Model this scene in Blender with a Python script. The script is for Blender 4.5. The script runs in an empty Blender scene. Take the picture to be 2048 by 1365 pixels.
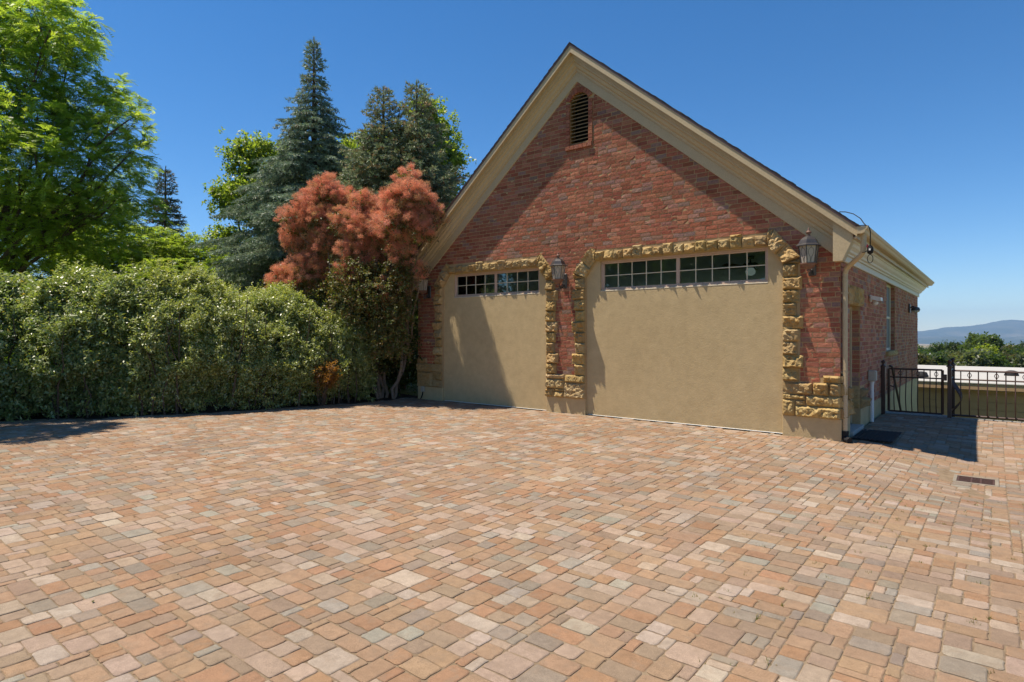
import bpy, math, random
import numpy as np
from mathutils import Vector, Matrix, noise

R = random.Random(7)
NR = np.random.default_rng(11)
SC = bpy.context.scene
COL = SC.collection
OFF = {}

# ------------------------------------------------------------------ camera numbers (building frame: facade on y=0, right corner x=0)
FPX, CXP, HYP, CAMZ = 1201.0, 1024.0, 668.0, 1.6
YAW = math.radians(38.81)
CAM = (1.807, -10.124)
FW = (-math.sin(YAW), math.cos(YAW)); RT = (math.cos(YAW), math.sin(YAW))
LX, LY = 0.37, 0.20           # sunlight travel per metre of fall


def at(px, py, Z):
    X = (px - CXP) / FPX * Z
    return Vector((CAM[0] + Z * FW[0] + X * RT[0], CAM[1] + Z * FW[1] + X * RT[1], CAMZ + (HYP - py) / FPX * Z))


def depth(x, y):
    return (x - CAM[0]) * FW[0] + (y - CAM[1]) * FW[1]


# ------------------------------------------------------------------ materials
MATS = {}


def nodes_of(name):
    m = bpy.data.materials.new(name); m.use_nodes = True
    nt = m.node_tree; nt.nodes.clear()
    out = nt.nodes.new('ShaderNodeOutputMaterial')
    MATS[name] = m
    return m, nt, out


def N(nt, t, **kw):
    n = nt.nodes.new(t)
    for k, v in kw.items():
        if k in n.inputs.keys(): n.inputs[k].default_value = v
        else: setattr(n, k, v)
    return n


def noise_tex(nt, scale, detail=4, rough=.6, dist=0., coord='Object'):
    tc = N(nt, 'ShaderNodeTexCoord')
    n = N(nt, 'ShaderNodeTexNoise', Scale=scale, Detail=detail, Roughness=rough, Distortion=dist)
    nt.links.new(tc.outputs[coord], n.inputs['Vector'])
    return n


def ramp(nt, src, stops):
    r = N(nt, 'ShaderNodeValToRGB')
    e = r.color_ramp.elements
    while len(e) < len(stops): e.new(.5)
    for el, (p, c) in zip(e, stops):
        el.position = p; el.color = (*c, 1) if len(c) == 3 else c
    nt.links.new(src, r.inputs['Fac'])
    return r


def mixc(nt, a, b, fac, mode='MIX'):
    m = N(nt, 'ShaderNodeMix', data_type='RGBA', blend_type=mode)
    for s, v in ((6, a), (7, b), (0, fac)):
        if hasattr(v, 'is_linked') or isinstance(v, bpy.types.NodeSocket): nt.links.new(v, m.inputs[s])
        else: m.inputs[s].default_value = v if s == 0 else (*v, 1)
    return m.outputs[2]


def principled(nt, out, color, rough=.7, spec=.3, metal=0., bump=None, bstr=.3, bdist=.01):
    p = N(nt, 'ShaderNodeBsdfPrincipled', Roughness=rough, Metallic=metal)
    p.inputs['Specular IOR Level'].default_value = spec
    if isinstance(color, bpy.types.NodeSocket): nt.links.new(color, p.inputs['Base Color'])
    else: p.inputs['Base Color'].default_value = (*color, 1)
    if bump is not None:
        b = N(nt, 'ShaderNodeBump', Strength=bstr, Distance=bdist)
        nt.links.new(bump, b.inputs['Height']); nt.links.new(b.outputs[0], p.inputs['Normal'])
    nt.links.new(p.outputs[0], out.inputs['Surface'])
    return p


def mat_mottle(name, c1, c2, scale=6, rough=.8, spec=.25, fine=60, bstr=.3, bdist=.01, metal=0.):
    m, nt, out = nodes_of(name)
    a = noise_tex(nt, scale, 5, .65); f = noise_tex(nt, fine, 4, .7)
    r = ramp(nt, a.outputs['Fac'], [(.3, c1), (.7, c2)])
    c = mixc(nt, r.outputs['Color'], (0.5, 0.5, 0.5), .0)
    d = ramp(nt, f.outputs['Fac'], [(.25, (.82, .82, .82)), (.75, (1.12, 1.12, 1.12))])
    c = mixc(nt, c, d.outputs['Color'], 1., 'MULTIPLY')
    principled(nt, out, c, rough, spec, metal, f.outputs['Fac'], bstr, bdist)
    return m


def mat_attr(name, rough=.85, spec=.2, scale=25, fine=160, amt=(.7, 1.25), bstr=.5, bdist=.006, tint=None, tint_scale=3, fine_amt=(.8, 1.15)):
    """colour per piece from the mesh, broken up with noise"""
    m, nt, out = nodes_of(name)
    at_ = N(nt, 'ShaderNodeAttribute', attribute_name='col')
    a = noise_tex(nt, scale, 5, .7); f = noise_tex(nt, fine, 3, .7)
    d = ramp(nt, a.outputs['Fac'], [(.25, (amt[0],) * 3), (.75, (amt[1],) * 3)])
    c = mixc(nt, at_.outputs['Color'], d.outputs['Color'], 1., 'MULTIPLY')
    d2 = ramp(nt, f.outputs['Fac'], [(.3, (fine_amt[0],) * 3), (.7, (fine_amt[1],) * 3)])
    c = mixc(nt, c, d2.outputs['Color'], 1., 'MULTIPLY')
    if tint:
        t = noise_tex(nt, tint_scale, 5, .7, .4)
        tr = ramp(nt, t.outputs['Fac'], [(.5, (0, 0, 0)), (.68, (1, 1, 1))])
        mm = N(nt, 'ShaderNodeMath', operation='MULTIPLY'); mm.inputs[1].default_value = .55
        nt.links.new(tr.outputs['Color'], mm.inputs[0])
        c = mixc(nt, c, tint, mm.outputs[0])
    add = N(nt, 'ShaderNodeMath', operation='ADD')
    nt.links.new(a.outputs['Fac'], add.inputs[0]); nt.links.new(f.outputs['Fac'], add.inputs[1])
    principled(nt, out, c, rough, spec, 0, add.outputs[0], bstr, bdist)
    return m


def add_stains(m, scale, lo, hi):
    nt = m.node_tree; p = [n for n in nt.nodes if n.type == 'BSDF_PRINCIPLED'][0]
    src = p.inputs['Base Color'].links[0].from_socket
    n = noise_tex(nt, scale, 6, .68, .6); r = ramp(nt, n.outputs['Fac'], [(.32, lo), (.62, hi)])
    nt.links.new(mixc(nt, src, r.outputs['Color'], 1., 'MULTIPLY'), p.inputs['Base Color'])


def mat_leaf(name, transl=.35, rough=.4, spec=.5, tcol=(1.3, 1.35, .5)):
    m, nt, out = nodes_of(name)
    at_ = N(nt, 'ShaderNodeAttribute', attribute_name='col')
    p = N(nt, 'ShaderNodeBsdfPrincipled', Roughness=rough); p.inputs['Specular IOR Level'].default_value = spec
    nt.links.new(at_.outputs['Color'], p.inputs['Base Color'])
    t = N(nt, 'ShaderNodeBsdfTranslucent')
    c = mixc(nt, at_.outputs['Color'], tcol, 1., 'MULTIPLY')
    nt.links.new(c, t.inputs['Color'])
    mx = N(nt, 'ShaderNodeMixShader'); mx.inputs[0].default_value = transl
    nt.links.new(p.outputs[0], mx.inputs[1]); nt.links.new(t.outputs[0], mx.inputs[2])
    nt.links.new(mx.outputs[0], out.inputs['Surface'])
    return m


def mat_glass(name, tint=(.75, .8, .78), rough=.02, fac=.18):
    m, nt, out = nodes_of(name)
    tr = N(nt, 'ShaderNodeBsdfTransparent'); tr.inputs[0].default_value = (*tint, 1)
    gl = N(nt, 'ShaderNodeBsdfGlossy', Roughness=rough); gl.inputs['Color'].default_value = (.9, .95, .95, 1)
    lw = N(nt, 'ShaderNodeFresnel', IOR=1.5)
    ad = N(nt, 'ShaderNodeMath', operation='MULTIPLY_ADD'); ad.inputs[1].default_value = 1.0; ad.inputs[2].default_value = .02
    nt.links.new(lw.outputs[0], ad.inputs[0])
    mx = N(nt, 'ShaderNodeMixShader'); nt.links.new(ad.outputs[0], mx.inputs[0])
    nt.links.new(tr.outputs[0], mx.inputs[1]); nt.links.new(gl.outputs[0], mx.inputs[2])
    nt.links.new(mx.outputs[0], out.inputs['Surface'])
    return m


def mat_stucco(name, c1, c2):
    m, nt, out = nodes_of(name)
    a = noise_tex(nt, 1.1, 6, .65, .3); b = noise_tex(nt, 28, 5, .62, 1.1); f = noise_tex(nt, 140, 3, .6)
    s = noise_tex(nt, 7, 5, .7)
    r = ramp(nt, a.outputs['Fac'], [(.3, c1), (.7, c2)])
    d = ramp(nt, s.outputs['Fac'], [(.3, (.9,) * 3), (.7, (1.07,) * 3)])
    c = mixc(nt, r.outputs['Color'], d.outputs['Color'], 1., 'MULTIPLY')
    mm = N(nt, 'ShaderNodeMath', operation='MULTIPLY_ADD'); mm.inputs[1].default_value = .35
    nt.links.new(f.outputs['Fac'], mm.inputs[0]); nt.links.new(b.outputs['Fac'], mm.inputs[2])
    principled(nt, out, c, .92, .12, 0, mm.outputs[0], .5, .008)
    return m


brick_m = mat_attr('brick_clay', .9, .15, 26, 120, (.68, 1.28), 1., .008)
stone_m = mat_attr('golden_sandstone', .9, .15, 14, 120, (.75, 1.2), .7, .01, (.36, .19, .05), 5)
paver_m = mat_attr('tumbled_paver', .92, .15, 17, 330, (.80, 1.18), .55, .004, (.25, .185, .13), 9, (.55, 1.3))
add_stains(paver_m, .55, (.84, .83, .82), (1.06, 1.05, 1.03))
add_stains(brick_m, .8, (.86, .85, .85), (1.08, 1.08, 1.07))
mortar_m = mat_mottle('sand_mortar', (.42, .285, .145), (.50, .355, .19), 4, .95, .1, 90, .7, .005)
joint_m = mat_mottle('joint_sand', (.17, .12, .075), (.30, .225, .145), 9, .95, .1, 120, .6, .008)
stucco_m = mat_stucco('tan_stucco', (.49, .37, .20), (.54, .415, .23))
trim_m = mat_mottle('tan_trim_paint', (.48, .375, .225), (.53, .415, .25), 2.5, .55, .35, 45, .06, .003)
frieze_m = mat_mottle('cream_trim_paint', (.60, .55, .46), (.65, .60, .51), 2.5, .55, .35, 45, .06, .003)
drip_m = mat_mottle('brown_drip_metal', (.12, .075, .07), (.16, .10, .09), 5, .45, .4, 80, .05, .002)
shingle_m = mat_attr('asphalt_shingle', .95, .1, 30, 220, (.7, 1.3), .8, .006)
winframe_m = mat_mottle('pink_beige_vinyl', (.52, .37, .28), (.57, .41, .31), 3, .5, .35, 60, .04, .002)
muntin_m = mat_mottle('ivory_muntin', (.62, .55, .40), (.66, .58, .43), 3, .5, .35, 60, .04, .002)
glass_m = mat_glass('window_glass')
iron_m = mat_mottle('brown_black_iron', (.055, .025, .017), (.08, .038, .026), 12, .38, .5, 90, .1, .003)
lantern_m = mat_mottle('aged_bronze', (.055, .05, .05), (.095, .085, .08), 14, .38, .55, 70, .15, .003, .35)
rust_m = mat_mottle('rusty_bronze', (.16, .085, .06), (.22, .12, .085), 14, .55, .4, 70, .15, .003)
white_m = mat_mottle('white_plastic', (.70, .69, .66), (.76, .75, .72), 3, .45, .4, 60, .04, .002)
grey_m = mat_mottle('grey_plastic', (.40, .36, .28), (.45, .41, .33), 3, .5, .4, 60, .04, .002)
black_m = mat_mottle('black_rubber', (.012, .012, .013), (.022, .021, .022), 30, .75, .25, 120, .4, .004)
red_m = mat_mottle('red_plastic', (.55, .03, .02), (.60, .04, .03), 5, .4, .5, 60, .04, .002)
door_m = mat_mottle('olive_tan_door_paint', (.30, .24, .13), (.34, .27, .15), 3, .5, .35, 60, .05, .002)
brass_m = mat_mottle('brass', (.62, .42, .12), (.70, .48, .15), 10, .25, .5, 60, .02, .001, .9)
concrete_m = mat_mottle('grey_concrete', (.36, .34, .31), (.46, .44, .40), 6, .9, .15, 90, .4, .004)
vent_m = mat_mottle('brown_louver_wood', (.22, .12, .05), (.36, .21, .085), 12, .7, .25, 90, .3, .004)
dark_m = mat_mottle('dark_hollow_paint', (.012, .01, .009), (.02, .017, .015), 5, .9, .1, 60, .1, .004)  # near-black colour standing in for the shade inside hollows
plaster_m = mat_mottle('interior_plaster', (.74, .77, .75), (.80, .83, .81), 2, .9, .15, 60, .1, .004)
bark_m = mat_mottle('bark', (.085, .06, .045), (.16, .12, .09), 14, .95, .1, 60, .9, .02)
palebark_m = mat_mottle('pale_bark', (.20, .15, .11), (.30, .23, .17), 14, .9, .15, 60, .6, .012)
lawn_m = mat_mottle('lawn', (.10, .16, .03), (.20, .24, .07), 2.2, .95, .1, 70, .9, .03)
memb_m = mat_mottle('white_roof_membrane', (.42, .40, .355), (.50, .48, .43), .35, .7, .25, 30, .1, .004)
siding_m = mat_mottle('tan_siding', (.46, .29, .155), (.51, .33, .18), 1.5, .7, .2, 60, .06, .003)
rusted_m = mat_mottle('rusted_grate', (.05, .025, .018), (.10, .05, .035), 20, .7, .3, 90, .3, .004)
leaf_m = mat_leaf('glossy_leaf', .38, .38, .8)
bush_m = mat_leaf('dull_leaf', .30, .5, .35)
soft_m = mat_leaf('soft_leaf', .58, .42, .5, (1.45, 1.4, .6))
needle_m = mat_leaf('needle', .2, .5, .4, (1.1, 1.1, .8))
plume_m = mat_leaf('smoke_plume', .45, .8, .1, (1.25, 1.0, .9))

# lantern glass: seeded, milky
m, nt, out = nodes_of('seeded_glass')
tr = N(nt, 'ShaderNodeBsdfTransparent'); tr.inputs[0].default_value = (.75, .72, .66, 1)
df = N(nt, 'ShaderNodeBsdfPrincipled', Roughness=.15); df.inputs['Base Color'].default_value = (.60, .54, .46, 1)
ns = noise_tex(nt, 60, 3, .6); bp = N(nt, 'ShaderNodeBump', Strength=.4, Distance=.004)
nt.links.new(ns.outputs['Fac'], bp.inputs['Height']); nt.links.new(bp.outputs[0], df.inputs['Normal'])
mx = N(nt, 'ShaderNodeMixShader'); mx.inputs[0].default_value = .62
nt.links.new(tr.outputs[0], mx.inputs[1]); nt.links.new(df.outputs[0], mx.inputs[2]); nt.links.new(mx.outputs[0], out.inputs['Surface'])
seeded_m = m


# ------------------------------------------------------------------ mesh collector
class G:
    def __init__(s): s.v = []; s.f = []; s.c = []

    def add(s, vs, fs, col=None):
        b = len(s.v); s.v.extend([tuple(p) for p in vs])
        for f in fs: s.f.append(tuple(b + i for i in f)); s.c.append(col)
        return s

    def box(s, x0, x1, y0, y1, z0, z1, col=None):
        vs = [(x, y, z) for z in (z0, z1) for y in (y0, y1) for x in (x0, x1)]
        return s.add(vs, [(0, 2, 3, 1), (4, 5, 7, 6), (0, 1, 5, 4), (2, 6, 7, 3), (0, 4, 6, 2), (1, 3, 7, 5)], col)

    def cbox(s, x0, x1, y0, y1, z0, z1, b=.006, col=None):
        """box with chamfered edges"""
        b = min(b, (x1 - x0) * .4, (y1 - y0) * .4, (z1 - z0) * .4)
        vs = []; idx = {}
        for i, (X, sx) in enumerate(((x0, 1), (x1, -1))):
            for j, (Y, sy) in enumerate(((y0, 1), (y1, -1))):
                for k, (Z, sz) in enumerate(((z0, 1), (z1, -1))):
                    for a in range(3):
                        p = [X + sx * b, Y + sy * b, Z + sz * b]; p[a] = (X, Y, Z)[a]
                        idx[i, j, k, a] = len(vs); vs.append(p)
        fs = []
        for k in (0, 1):
            fs.append([idx[i, j, k, 2] for i, j in ((0, 0), (1, 0), (1, 1), (0, 1))])
            fs.append([idx[i, k, j, 1] for i, j in ((0, 0), (1, 0), (1, 1), (0, 1))])
            fs.append([idx[k, i, j, 0] for i, j in ((0, 0), (1, 0), (1, 1), (0, 1))])
        for i in (0, 1):
            for j in (0, 1):
                fs.append([idx[i, j, 0, 0], idx[i, j, 0, 1], idx[i, j, 1, 1], idx[i, j, 1, 0]])
                fs.append([idx[i, 0, j, 0], idx[i, 0, j, 2], idx[i, 1, j, 2], idx[i, 1, j, 0]])
                fs.append([idx[0, i, j, 1], idx[0, i, j, 2], idx[1, i, j, 2], idx[1, i, j, 1]])
                for k in (0, 1): fs.append([idx[i, j, k, a] for a in (0, 1, 2)])
        return s.add(vs, fs, col)

    def ext(s, A, B, col=None, caps=True):
        n = len(A); vs = list(A) + list(B)
        fs = [(i, (i + 1) % n, n + (i + 1) % n, n + i) for i in range(n)]
        if caps: fs += [tuple(range(n - 1, -1, -1)), tuple(range(n, 2 * n))]
        return s.add(vs, fs, col)

    def tube(s, pts, r, n=8, col=None, caps=True):
        pts = [Vector(p) for p in pts]; m = len(pts)
        rs = r if isinstance(r, (list, tuple)) else [r] * m
        vs = []; ref = None
        for i, p in enumerate(pts):
            t = (pts[min(i + 1, m - 1)] - pts[max(i - 1, 0)]).normalized()
            if ref is None:
                ref = t.orthogonal().normalized()
            ref = (ref - t * ref.dot(t))
            ref = ref.normalized() if ref.length > 1e-6 else t.orthogonal().normalized()
            b = t.cross(ref)
            for k in range(n):
                a = 2 * math.pi * k / n + (math.pi / n if n == 4 else 0)
                vs.append(p + (ref * math.cos(a) + b * math.sin(a)) * rs[i])
        fs = [(i * n + k, i * n + (k + 1) % n, (i + 1) * n + (k + 1) % n, (i + 1) * n + k) for i in range(m - 1) for k in range(n)]
        if caps: fs += [tuple(range(n - 1, -1, -1)), tuple(range((m - 1) * n, m * n))]
        return s.add(vs, fs, col)

    def lathe(s, prof, c=(0, 0, 0), n=16, col=None, rot=0):
        vs = []
        for r, z in prof:
            for k in range(n):
                a = 2 * math.pi * k / n + rot
                vs.append((c[0] + r * math.cos(a), c[1] + r * math.sin(a), c[2] + z))
        m = len(prof)
        fs = [(i * n + k, i * n + (k + 1) % n, (i + 1) * n + (k + 1) % n, (i + 1) * n + k) for i in range(m - 1) for k in range(n)]
        fs += [tuple(range(n - 1, -1, -1)), tuple(range((m - 1) * n, m * n))]
        return s.add(vs, fs, col)

    def build(s, name, mat, parent=None, smooth=False):
        me = bpy.data.meshes.new(name)
        o = bpy.data.objects.new(name, me); COL.objects.link(o)
        off = Vector((0, 0, 0))
        if parent is not None:
            o.parent = parent; off = OFF.get(parent.name, off)
        OFF[o.name] = off
        me.from_pydata([(p[0] - off.x, p[1] - off.y, p[2] - off.z) for p in s.v], [], s.f)
        if any(c is not None for c in s.c):
            a = me.attributes.new('col', 'FLOAT_COLOR', 'FACE')
            a.data.foreach_set('color', np.array([(*(c or (.5, .5, .5)), 1.) for c in s.c], dtype=np.float32).ravel())
        me.materials.append(mat)
        if smooth: me.polygons.foreach_set('use_smooth', [True] * len(me.polygons))
        me.update()
        return o


def np_mesh(name, V, F, mat, parent=None, C=None, smooth=False):
    """V (n,3), F (m,k) uniform faces, C (m,3) face colours"""
    me = bpy.data.meshes.new(name); o = bpy.data.objects.new(name, me); COL.objects.link(o)
    off = Vector((0, 0, 0))
    if parent is not None:
        o.parent = parent; off = OFF.get(parent.name, off)
    OFF[o.name] = off
    V = np.asarray(V, dtype=np.float32) - np.array(off, dtype=np.float32)
    F = np.asarray(F, dtype=np.int32); k = F.shape[1]
    me.vertices.add(len(V)); me.vertices.foreach_set('co', V.ravel())
    me.loops.add(F.size); me.loops.foreach_set('vertex_index', F.ravel())
    me.polygons.add(len(F)); me.polygons.foreach_set('loop_start', np.arange(0, F.size, k, dtype=np.int32))
    me.update(calc_edges=True)
    if C is not None:
        a = me.attributes.new('col', 'FLOAT_COLOR', 'FACE')
        a.data.foreach_set('color', np.concatenate([C, np.ones((len(C), 1))], 1).astype(np.float32).ravel())
    me.materials.append(mat)
    if smooth: me.polygons.foreach_set('use_smooth', [True] * len(F))
    me.validate()
    return o


def tag(o, label=None, cat=None, group=None, kind=None):
    if label: o['label'] = label
    if cat: o['category'] = cat
    if group: o['group'] = group
    if kind: o['kind'] = kind
    return o


def thing(name, loc, label, cat, group=None):
    o = bpy.data.objects.new(name, None); COL.objects.link(o)
    o.location = loc; OFF[o.name] = Vector(loc); o.empty_display_size = .1
    return tag(o, label, cat, group)


def dup(root, loc, label, group=None):
    r = root.copy(); COL.objects.link(r); r.location = loc; r['label'] = label
    if group: r['group'] = group
    for ch in root.children:
        c = ch.copy(); COL.objects.link(c); c.parent = r
        for g in ch.children:
            d = g.copy(); COL.objects.link(d); d.parent = c
    return r


def jit(c, a=.12, h=.04):
    k = 1 + R.uniform(-a, a)
    return tuple(max(.004, x * k * (1 + R.uniform(-h, h))) for x in c)


def sstep(a, b, x):
    t = max(0., min(1., (x - a) / (b - a))); return t * t * (3 - 2 * t)


# ------------------------------------------------------------------ ground
def dip(x, y):
    return -.185 * min(1., 1.22 * math.exp(-((x - 1.9) ** 2) / (2 * .85 ** 2) - ((y + .75) ** 2) / (2 * 1.65 ** 2)))


def terrain(x, y):
    east = sstep(-1.2, -.1, x)
    n = noise.noise(Vector((x * .13, y * .13, 3.1))) * .12
    z = -.07 + dip(x, y)
    y0 = 4.35 * east + 13.5 * (1 - east)
    d = y - y0
    if d > 0:
        z += -1.35 * sstep(0, .7, d) * east - 1.6 * sstep(.5, 9, d) - .075 * max(0, d - 6) * (1 - sstep(150, 900, d) * .8)
        z = max(z, -95 + 12 * noise.noise(Vector((x * .0007, y * .0007, 1))))
        z += n * sstep(0, 20, d) * 4
    out = max(0, -13.5 - x)
    z += n * sstep(1, 5, out) * .6
    if z < -60: z += 7 * noise.fractal(Vector((x * .0012, y * .0012, 5)), 1, 2, 4)
    return z


def axis(lo, hi, fine_lo, fine_hi, step):
    a = list(np.arange(fine_lo, fine_hi + step * .5, step))
    s = step; p = fine_hi
    while p < hi: s *= 1.22; p += s; a.append(p)
    s = step; p = fine_lo
    while p > lo: s *= 1.22; p -= s; a.insert(0, p)
    return a


xs = axis(-14000, 14000, -16, 5, .5); ys = axis(-3000, 14000, -12, 9, .5)
V = [(x, y, terrain(x, y)) for y in ys for x in xs]; nx = len(xs)
F = [(j * nx + i, j * nx + i + 1, (j + 1) * nx + i + 1, (j + 1) * nx + i) for j in range(len(ys) - 1) for i in range(nx - 1)]
m, nt, out = nodes_of('terrain_cover')
geo = N(nt, 'ShaderNodeNewGeometry'); sx = N(nt, 'ShaderNodeSeparateXYZ'); nt.links.new(geo.outputs['Position'], sx.inputs[0])
mr = N(nt, 'ShaderNodeMapRange'); mr.inputs[1].default_value = 150; mr.inputs[2].default_value = 900
nt.links.new(sx.outputs['Y'], mr.inputs[0])
a = noise_tex(nt, 1.6, 5, .7); f = noise_tex(nt, 55, 4, .7)
near = ramp(nt, a.outputs['Fac'], [(.3, (.10, .15, .03)), (.7, (.24, .26, .08))])
big = noise_tex(nt, .0035, 7, .72)
far = ramp(nt, big.outputs['Fac'], [(.36, (.05, .075, .04)), (.46, (.11, .11, .07)), (.55, (.30, .24, .17)), (.66, (.44, .37, .28))])
c = mixc(nt, near.outputs['Color'], far.outputs['Color'], mr.outputs[0])
principled(nt, out, c, .95, .1, 0, f.outputs['Fac'], .8, .03)
ground = np_mesh('ground', V, F, m, None, None, True); tag(ground, kind='structure')

# pavers ------------------------------------------------------------
HEDGE = [(-13.9, -10.2), (-12.25, -7.6), (-10.85, -5.5), (-9.85, -3.0), (-9.45, -1.1), (-9.45, .3)]


def hedge_x(y):
    for (xa, ya), (xb, yb) in zip(HEDGE, HEDGE[1:]):
        if ya <= y <= yb: return xa + (xb - xa) * (y - ya) / (yb - ya)
    return HEDGE[0][0] if y < HEDGE[0][1] else HEDGE[-1][0]


U = .0635
X0, Y0 = -14.6, -11.2
NX, NY = int(20.2 / U), int(15.42 / U)
occ = np.zeros((NX, NY), dtype=bool)
PAL = [((.325, .215, .135), 30), ((.315, .187, .11), 17), ((.36, .27, .20), 21), ((.285, .207, .145), 18), ((.26, .212, .163), 8), ((.30, .268, .215), 4), ((.385, .313, .245), 6)]
PALC = [p for p, w in PAL for _ in range(w)]
SHAPES = [(3, 2)] * 36 + [(2, 2)] * 26 + [(2, 3)] * 8 + [(2, 1)] * 8 + [(1, 2)] * 6 + [(3, 1)] * 4 + [(3, 3)] * 9 + [(4, 2)] * 5 + [(4, 3)] * 2
DI, DJ = int((1.42 - X0) / U), int((-1.10 - Y0) / U)
DRAIN = (X0 + DI * U, X0 + (DI + 7) * U, Y0 + DJ * U, Y0 + (DJ + 7) * U)
occ[DI:DI + 7, DJ:DJ + 7] = True
pv = G(); bed_cells = 0
for j in range(NY):
    for i in range(NX):
        if occ[i, j]: continue
        cx, cy = X0 + i * U, Y0 + j * U
        run = 1
        while run < 7 and i + run < NX and not occ[i + run, j]: run += 1
        for tr_ in range(9):
            a_, b_ = SHAPES[R.randrange(len(SHAPES))] if tr_ < 8 else (1, 1)
            if tr_ == 7: a_, b_ = min(run, 2), 2
            if tr_ < 7 and run < 7 and run - a_ == 1 and R.random() < .85: continue
            if i + a_ <= NX and j + b_ <= NY and not occ[i:i + a_, j:j + b_].any(): break
        occ[i:i + a_, j:j + b_] = True
        x0, x1, y0, y1 = cx, cx + a_ * U, cy, cy + b_ * U
        mx_, my_ = (x0 + x1) / 2, (y0 + y1) / 2
        if x1 < hedge_x(my_) - .35: continue
        if my_ > -.02 and x0 < .02: continue
        if y1 > 4.14: continue
        if y0 > .0 and x1 > 5.4: continue
        if x0 < DRAIN[1] and x1 > DRAIN[0] and y0 < DRAIN[3] and y1 > DRAIN[2]: continue
        D = depth(mx_, my_)
        lat = (mx_ - CAM[0]) * RT[0] + (my_ - CAM[1]) * RT[1]
        if D < .6 or abs(lat) > D * .95 + 1.6: continue
        near_ = D < 6.5
        hw, hh = (x1 - x0) / 2 - .0024 + R.uniform(-.0008, .0008), (y1 - y0) / 2 - .0024 + R.uniform(-.001, .001)
        r = min(R.uniform(.011, .026), hw * .36, hh * .36)
        tl = .0035 if near_ else .002
        ring = []
        for sx_, sy_ in ((1, 1), (-1, 1), (-1, -1), (1, -1)):
            rr = r * R.uniform(.6, 1.5)
            cp = [(hw - rr, hh), (hw - .3 * rr, hh - .3 * rr), (hw, hh - rr)]
            if not near_: cp = [cp[0], cp[2]]
            if sx_ * sy_ > 0: cp = cp[::-1]
            ring += [(sx_ * p, sy_ * q) for p, q in cp]
            if near_:
                # ragged tumbled edge between this corner and the next
                nxt = {(1, 1): (0, 1), (-1, 1): (-1, 0), (-1, -1): (0, -1), (1, -1): (1, 0)}[sx_, sy_]
                for q in ((.4, -.4) if nxt[0] == 0 and sy_ > 0 else (-.4, .4) if nxt[0] == 0 else (.4, -.4) if sx_ < 0 else (-.4, .4)):
                    q += R.uniform(-.2, .2)
                    e = R.uniform(-.0045, .0012)
                    ring.append((hw * q, sy_ * (hh + e)) if nxt[0] == 0 else (sx_ * (hw + e), hh * q))
        ring = [(p + R.uniform(-tl, tl) * .5, q + R.uniform(-tl, tl) * .5) for p, q in ring]
        n = len(ring); tx, ty = R.uniform(-.016, .016), R.uniform(-.016, .016); h0 = R.uniform(-.0015, .0015)
        vs = []
        ins = .006
        for kx, dz in ((ins, 0.), (0, -.0034), (-.001, -.018)):
            for p, q in ring:
                pp = p * (1 - kx / hw) if kx > 0 else p; qq = q * (1 - kx / hh) if kx > 0 else q
                vs.append((mx_ + pp, my_ + qq, dip(mx_ + pp, my_ + qq) + h0 + tx * pp + ty * qq + dz))
        fs = [tuple(range(n))]
        for k in range(2):
            fs += [(k * n + t, (k + 1) * n + t, (k + 1) * n + (t + 1) % n, k * n + (t + 1) % n) for t in range(n)]
        pv.add(vs, fs, jit(PALC[R.randrange(len(PALC))], .09, .025))
paving = pv.build('paving', paver_m); tag(paving, kind='structure')
# joint sand under the pavers
bx = list(np.arange(-15, 5.61, .35)); by = list(np.arange(-11.2, 4.16, .32))
V = [(x, y, dip(x, y) - .0058) for y in by for x in bx]; nb = len(bx)
F = [(j * nb + i, j * nb + i + 1, (j + 1) * nb + i + 1, (j + 1) * nb + i) for j in range(len(by) - 1) for i in range(nb - 1)
     if not (by[j] >= -.1 and bx[i] < -.3) and bx[i + 1] > hedge_x(by[j]) - .3]
tag(np_mesh('paving_bed', V, F, joint_m), kind='structure')

# soil under the hedge, leaf litter along its foot
soil_m = mat_mottle('planting_soil', (.035, .025, .018), (.075, .055, .035), 9, .95, .1, 80, 1., .02)
V = []; F = []
ys_ = list(np.arange(-10.2, .31, .3))
for y in ys_:
    for k in range(7):
        x = hedge_x(y) + .06 - k * .36
        V.append((x, y, -.012 + .03 * min(k, 3) * .5 + .025 * noise.noise(Vector((x * 2, y * 2, 0)))))
F = [(j * 7 + k, (j + 1) * 7 + k, (j + 1) * 7 + k + 1, j * 7 + k + 1) for j in range(len(ys_) - 1) for k in range(6)]
tag(np_mesh('planting_bed', V, F, soil_m, None, None, True), kind='structure')
V = []; F = []; Cc = []
for k in range(900):
    y = R.uniform(-10, .2) if k < 720 else R.uniform(-9, 3)
    x = hedge_x(y) + (abs(R.gauss(0, .28)) if k < 720 else R.uniform(.3, 11))
    if k % 9 == 0: x = hedge_x(y) + R.uniform(0, 1.4)
    if y > -.03 and x < .1: continue
    a = R.uniform(0, 6.28); l = R.uniform(.012, .03); w = l * .3; z = dip(x, y) + .004; b = len(V); ca, sa = math.cos(a), math.sin(a)
    V += [(x, y, z), (x + ca * l * .5 - sa * w, y + sa * l * .5 + ca * w, z + R.uniform(.001, .008)), (x + ca * l, y + sa * l, z + .002), (x + ca * l * .5 + sa * w, y + sa * l * .5 - ca * w, z + R.uniform(.001, .008))]
    F.append((b, b + 1, b + 2, b + 3)); Cc.append(jit(R.choice(((.20, .12, .05), (.28, .18, .07), (.10, .07, .035), (.16, .16, .05))), .25))
tag(np_mesh('leaf_litter', V, F, soft_m, None, np.array(Cc)), 'dry fallen leaves scattered along the hedge foot and pavers', 'leaf litter', kind='stuff')

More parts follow.
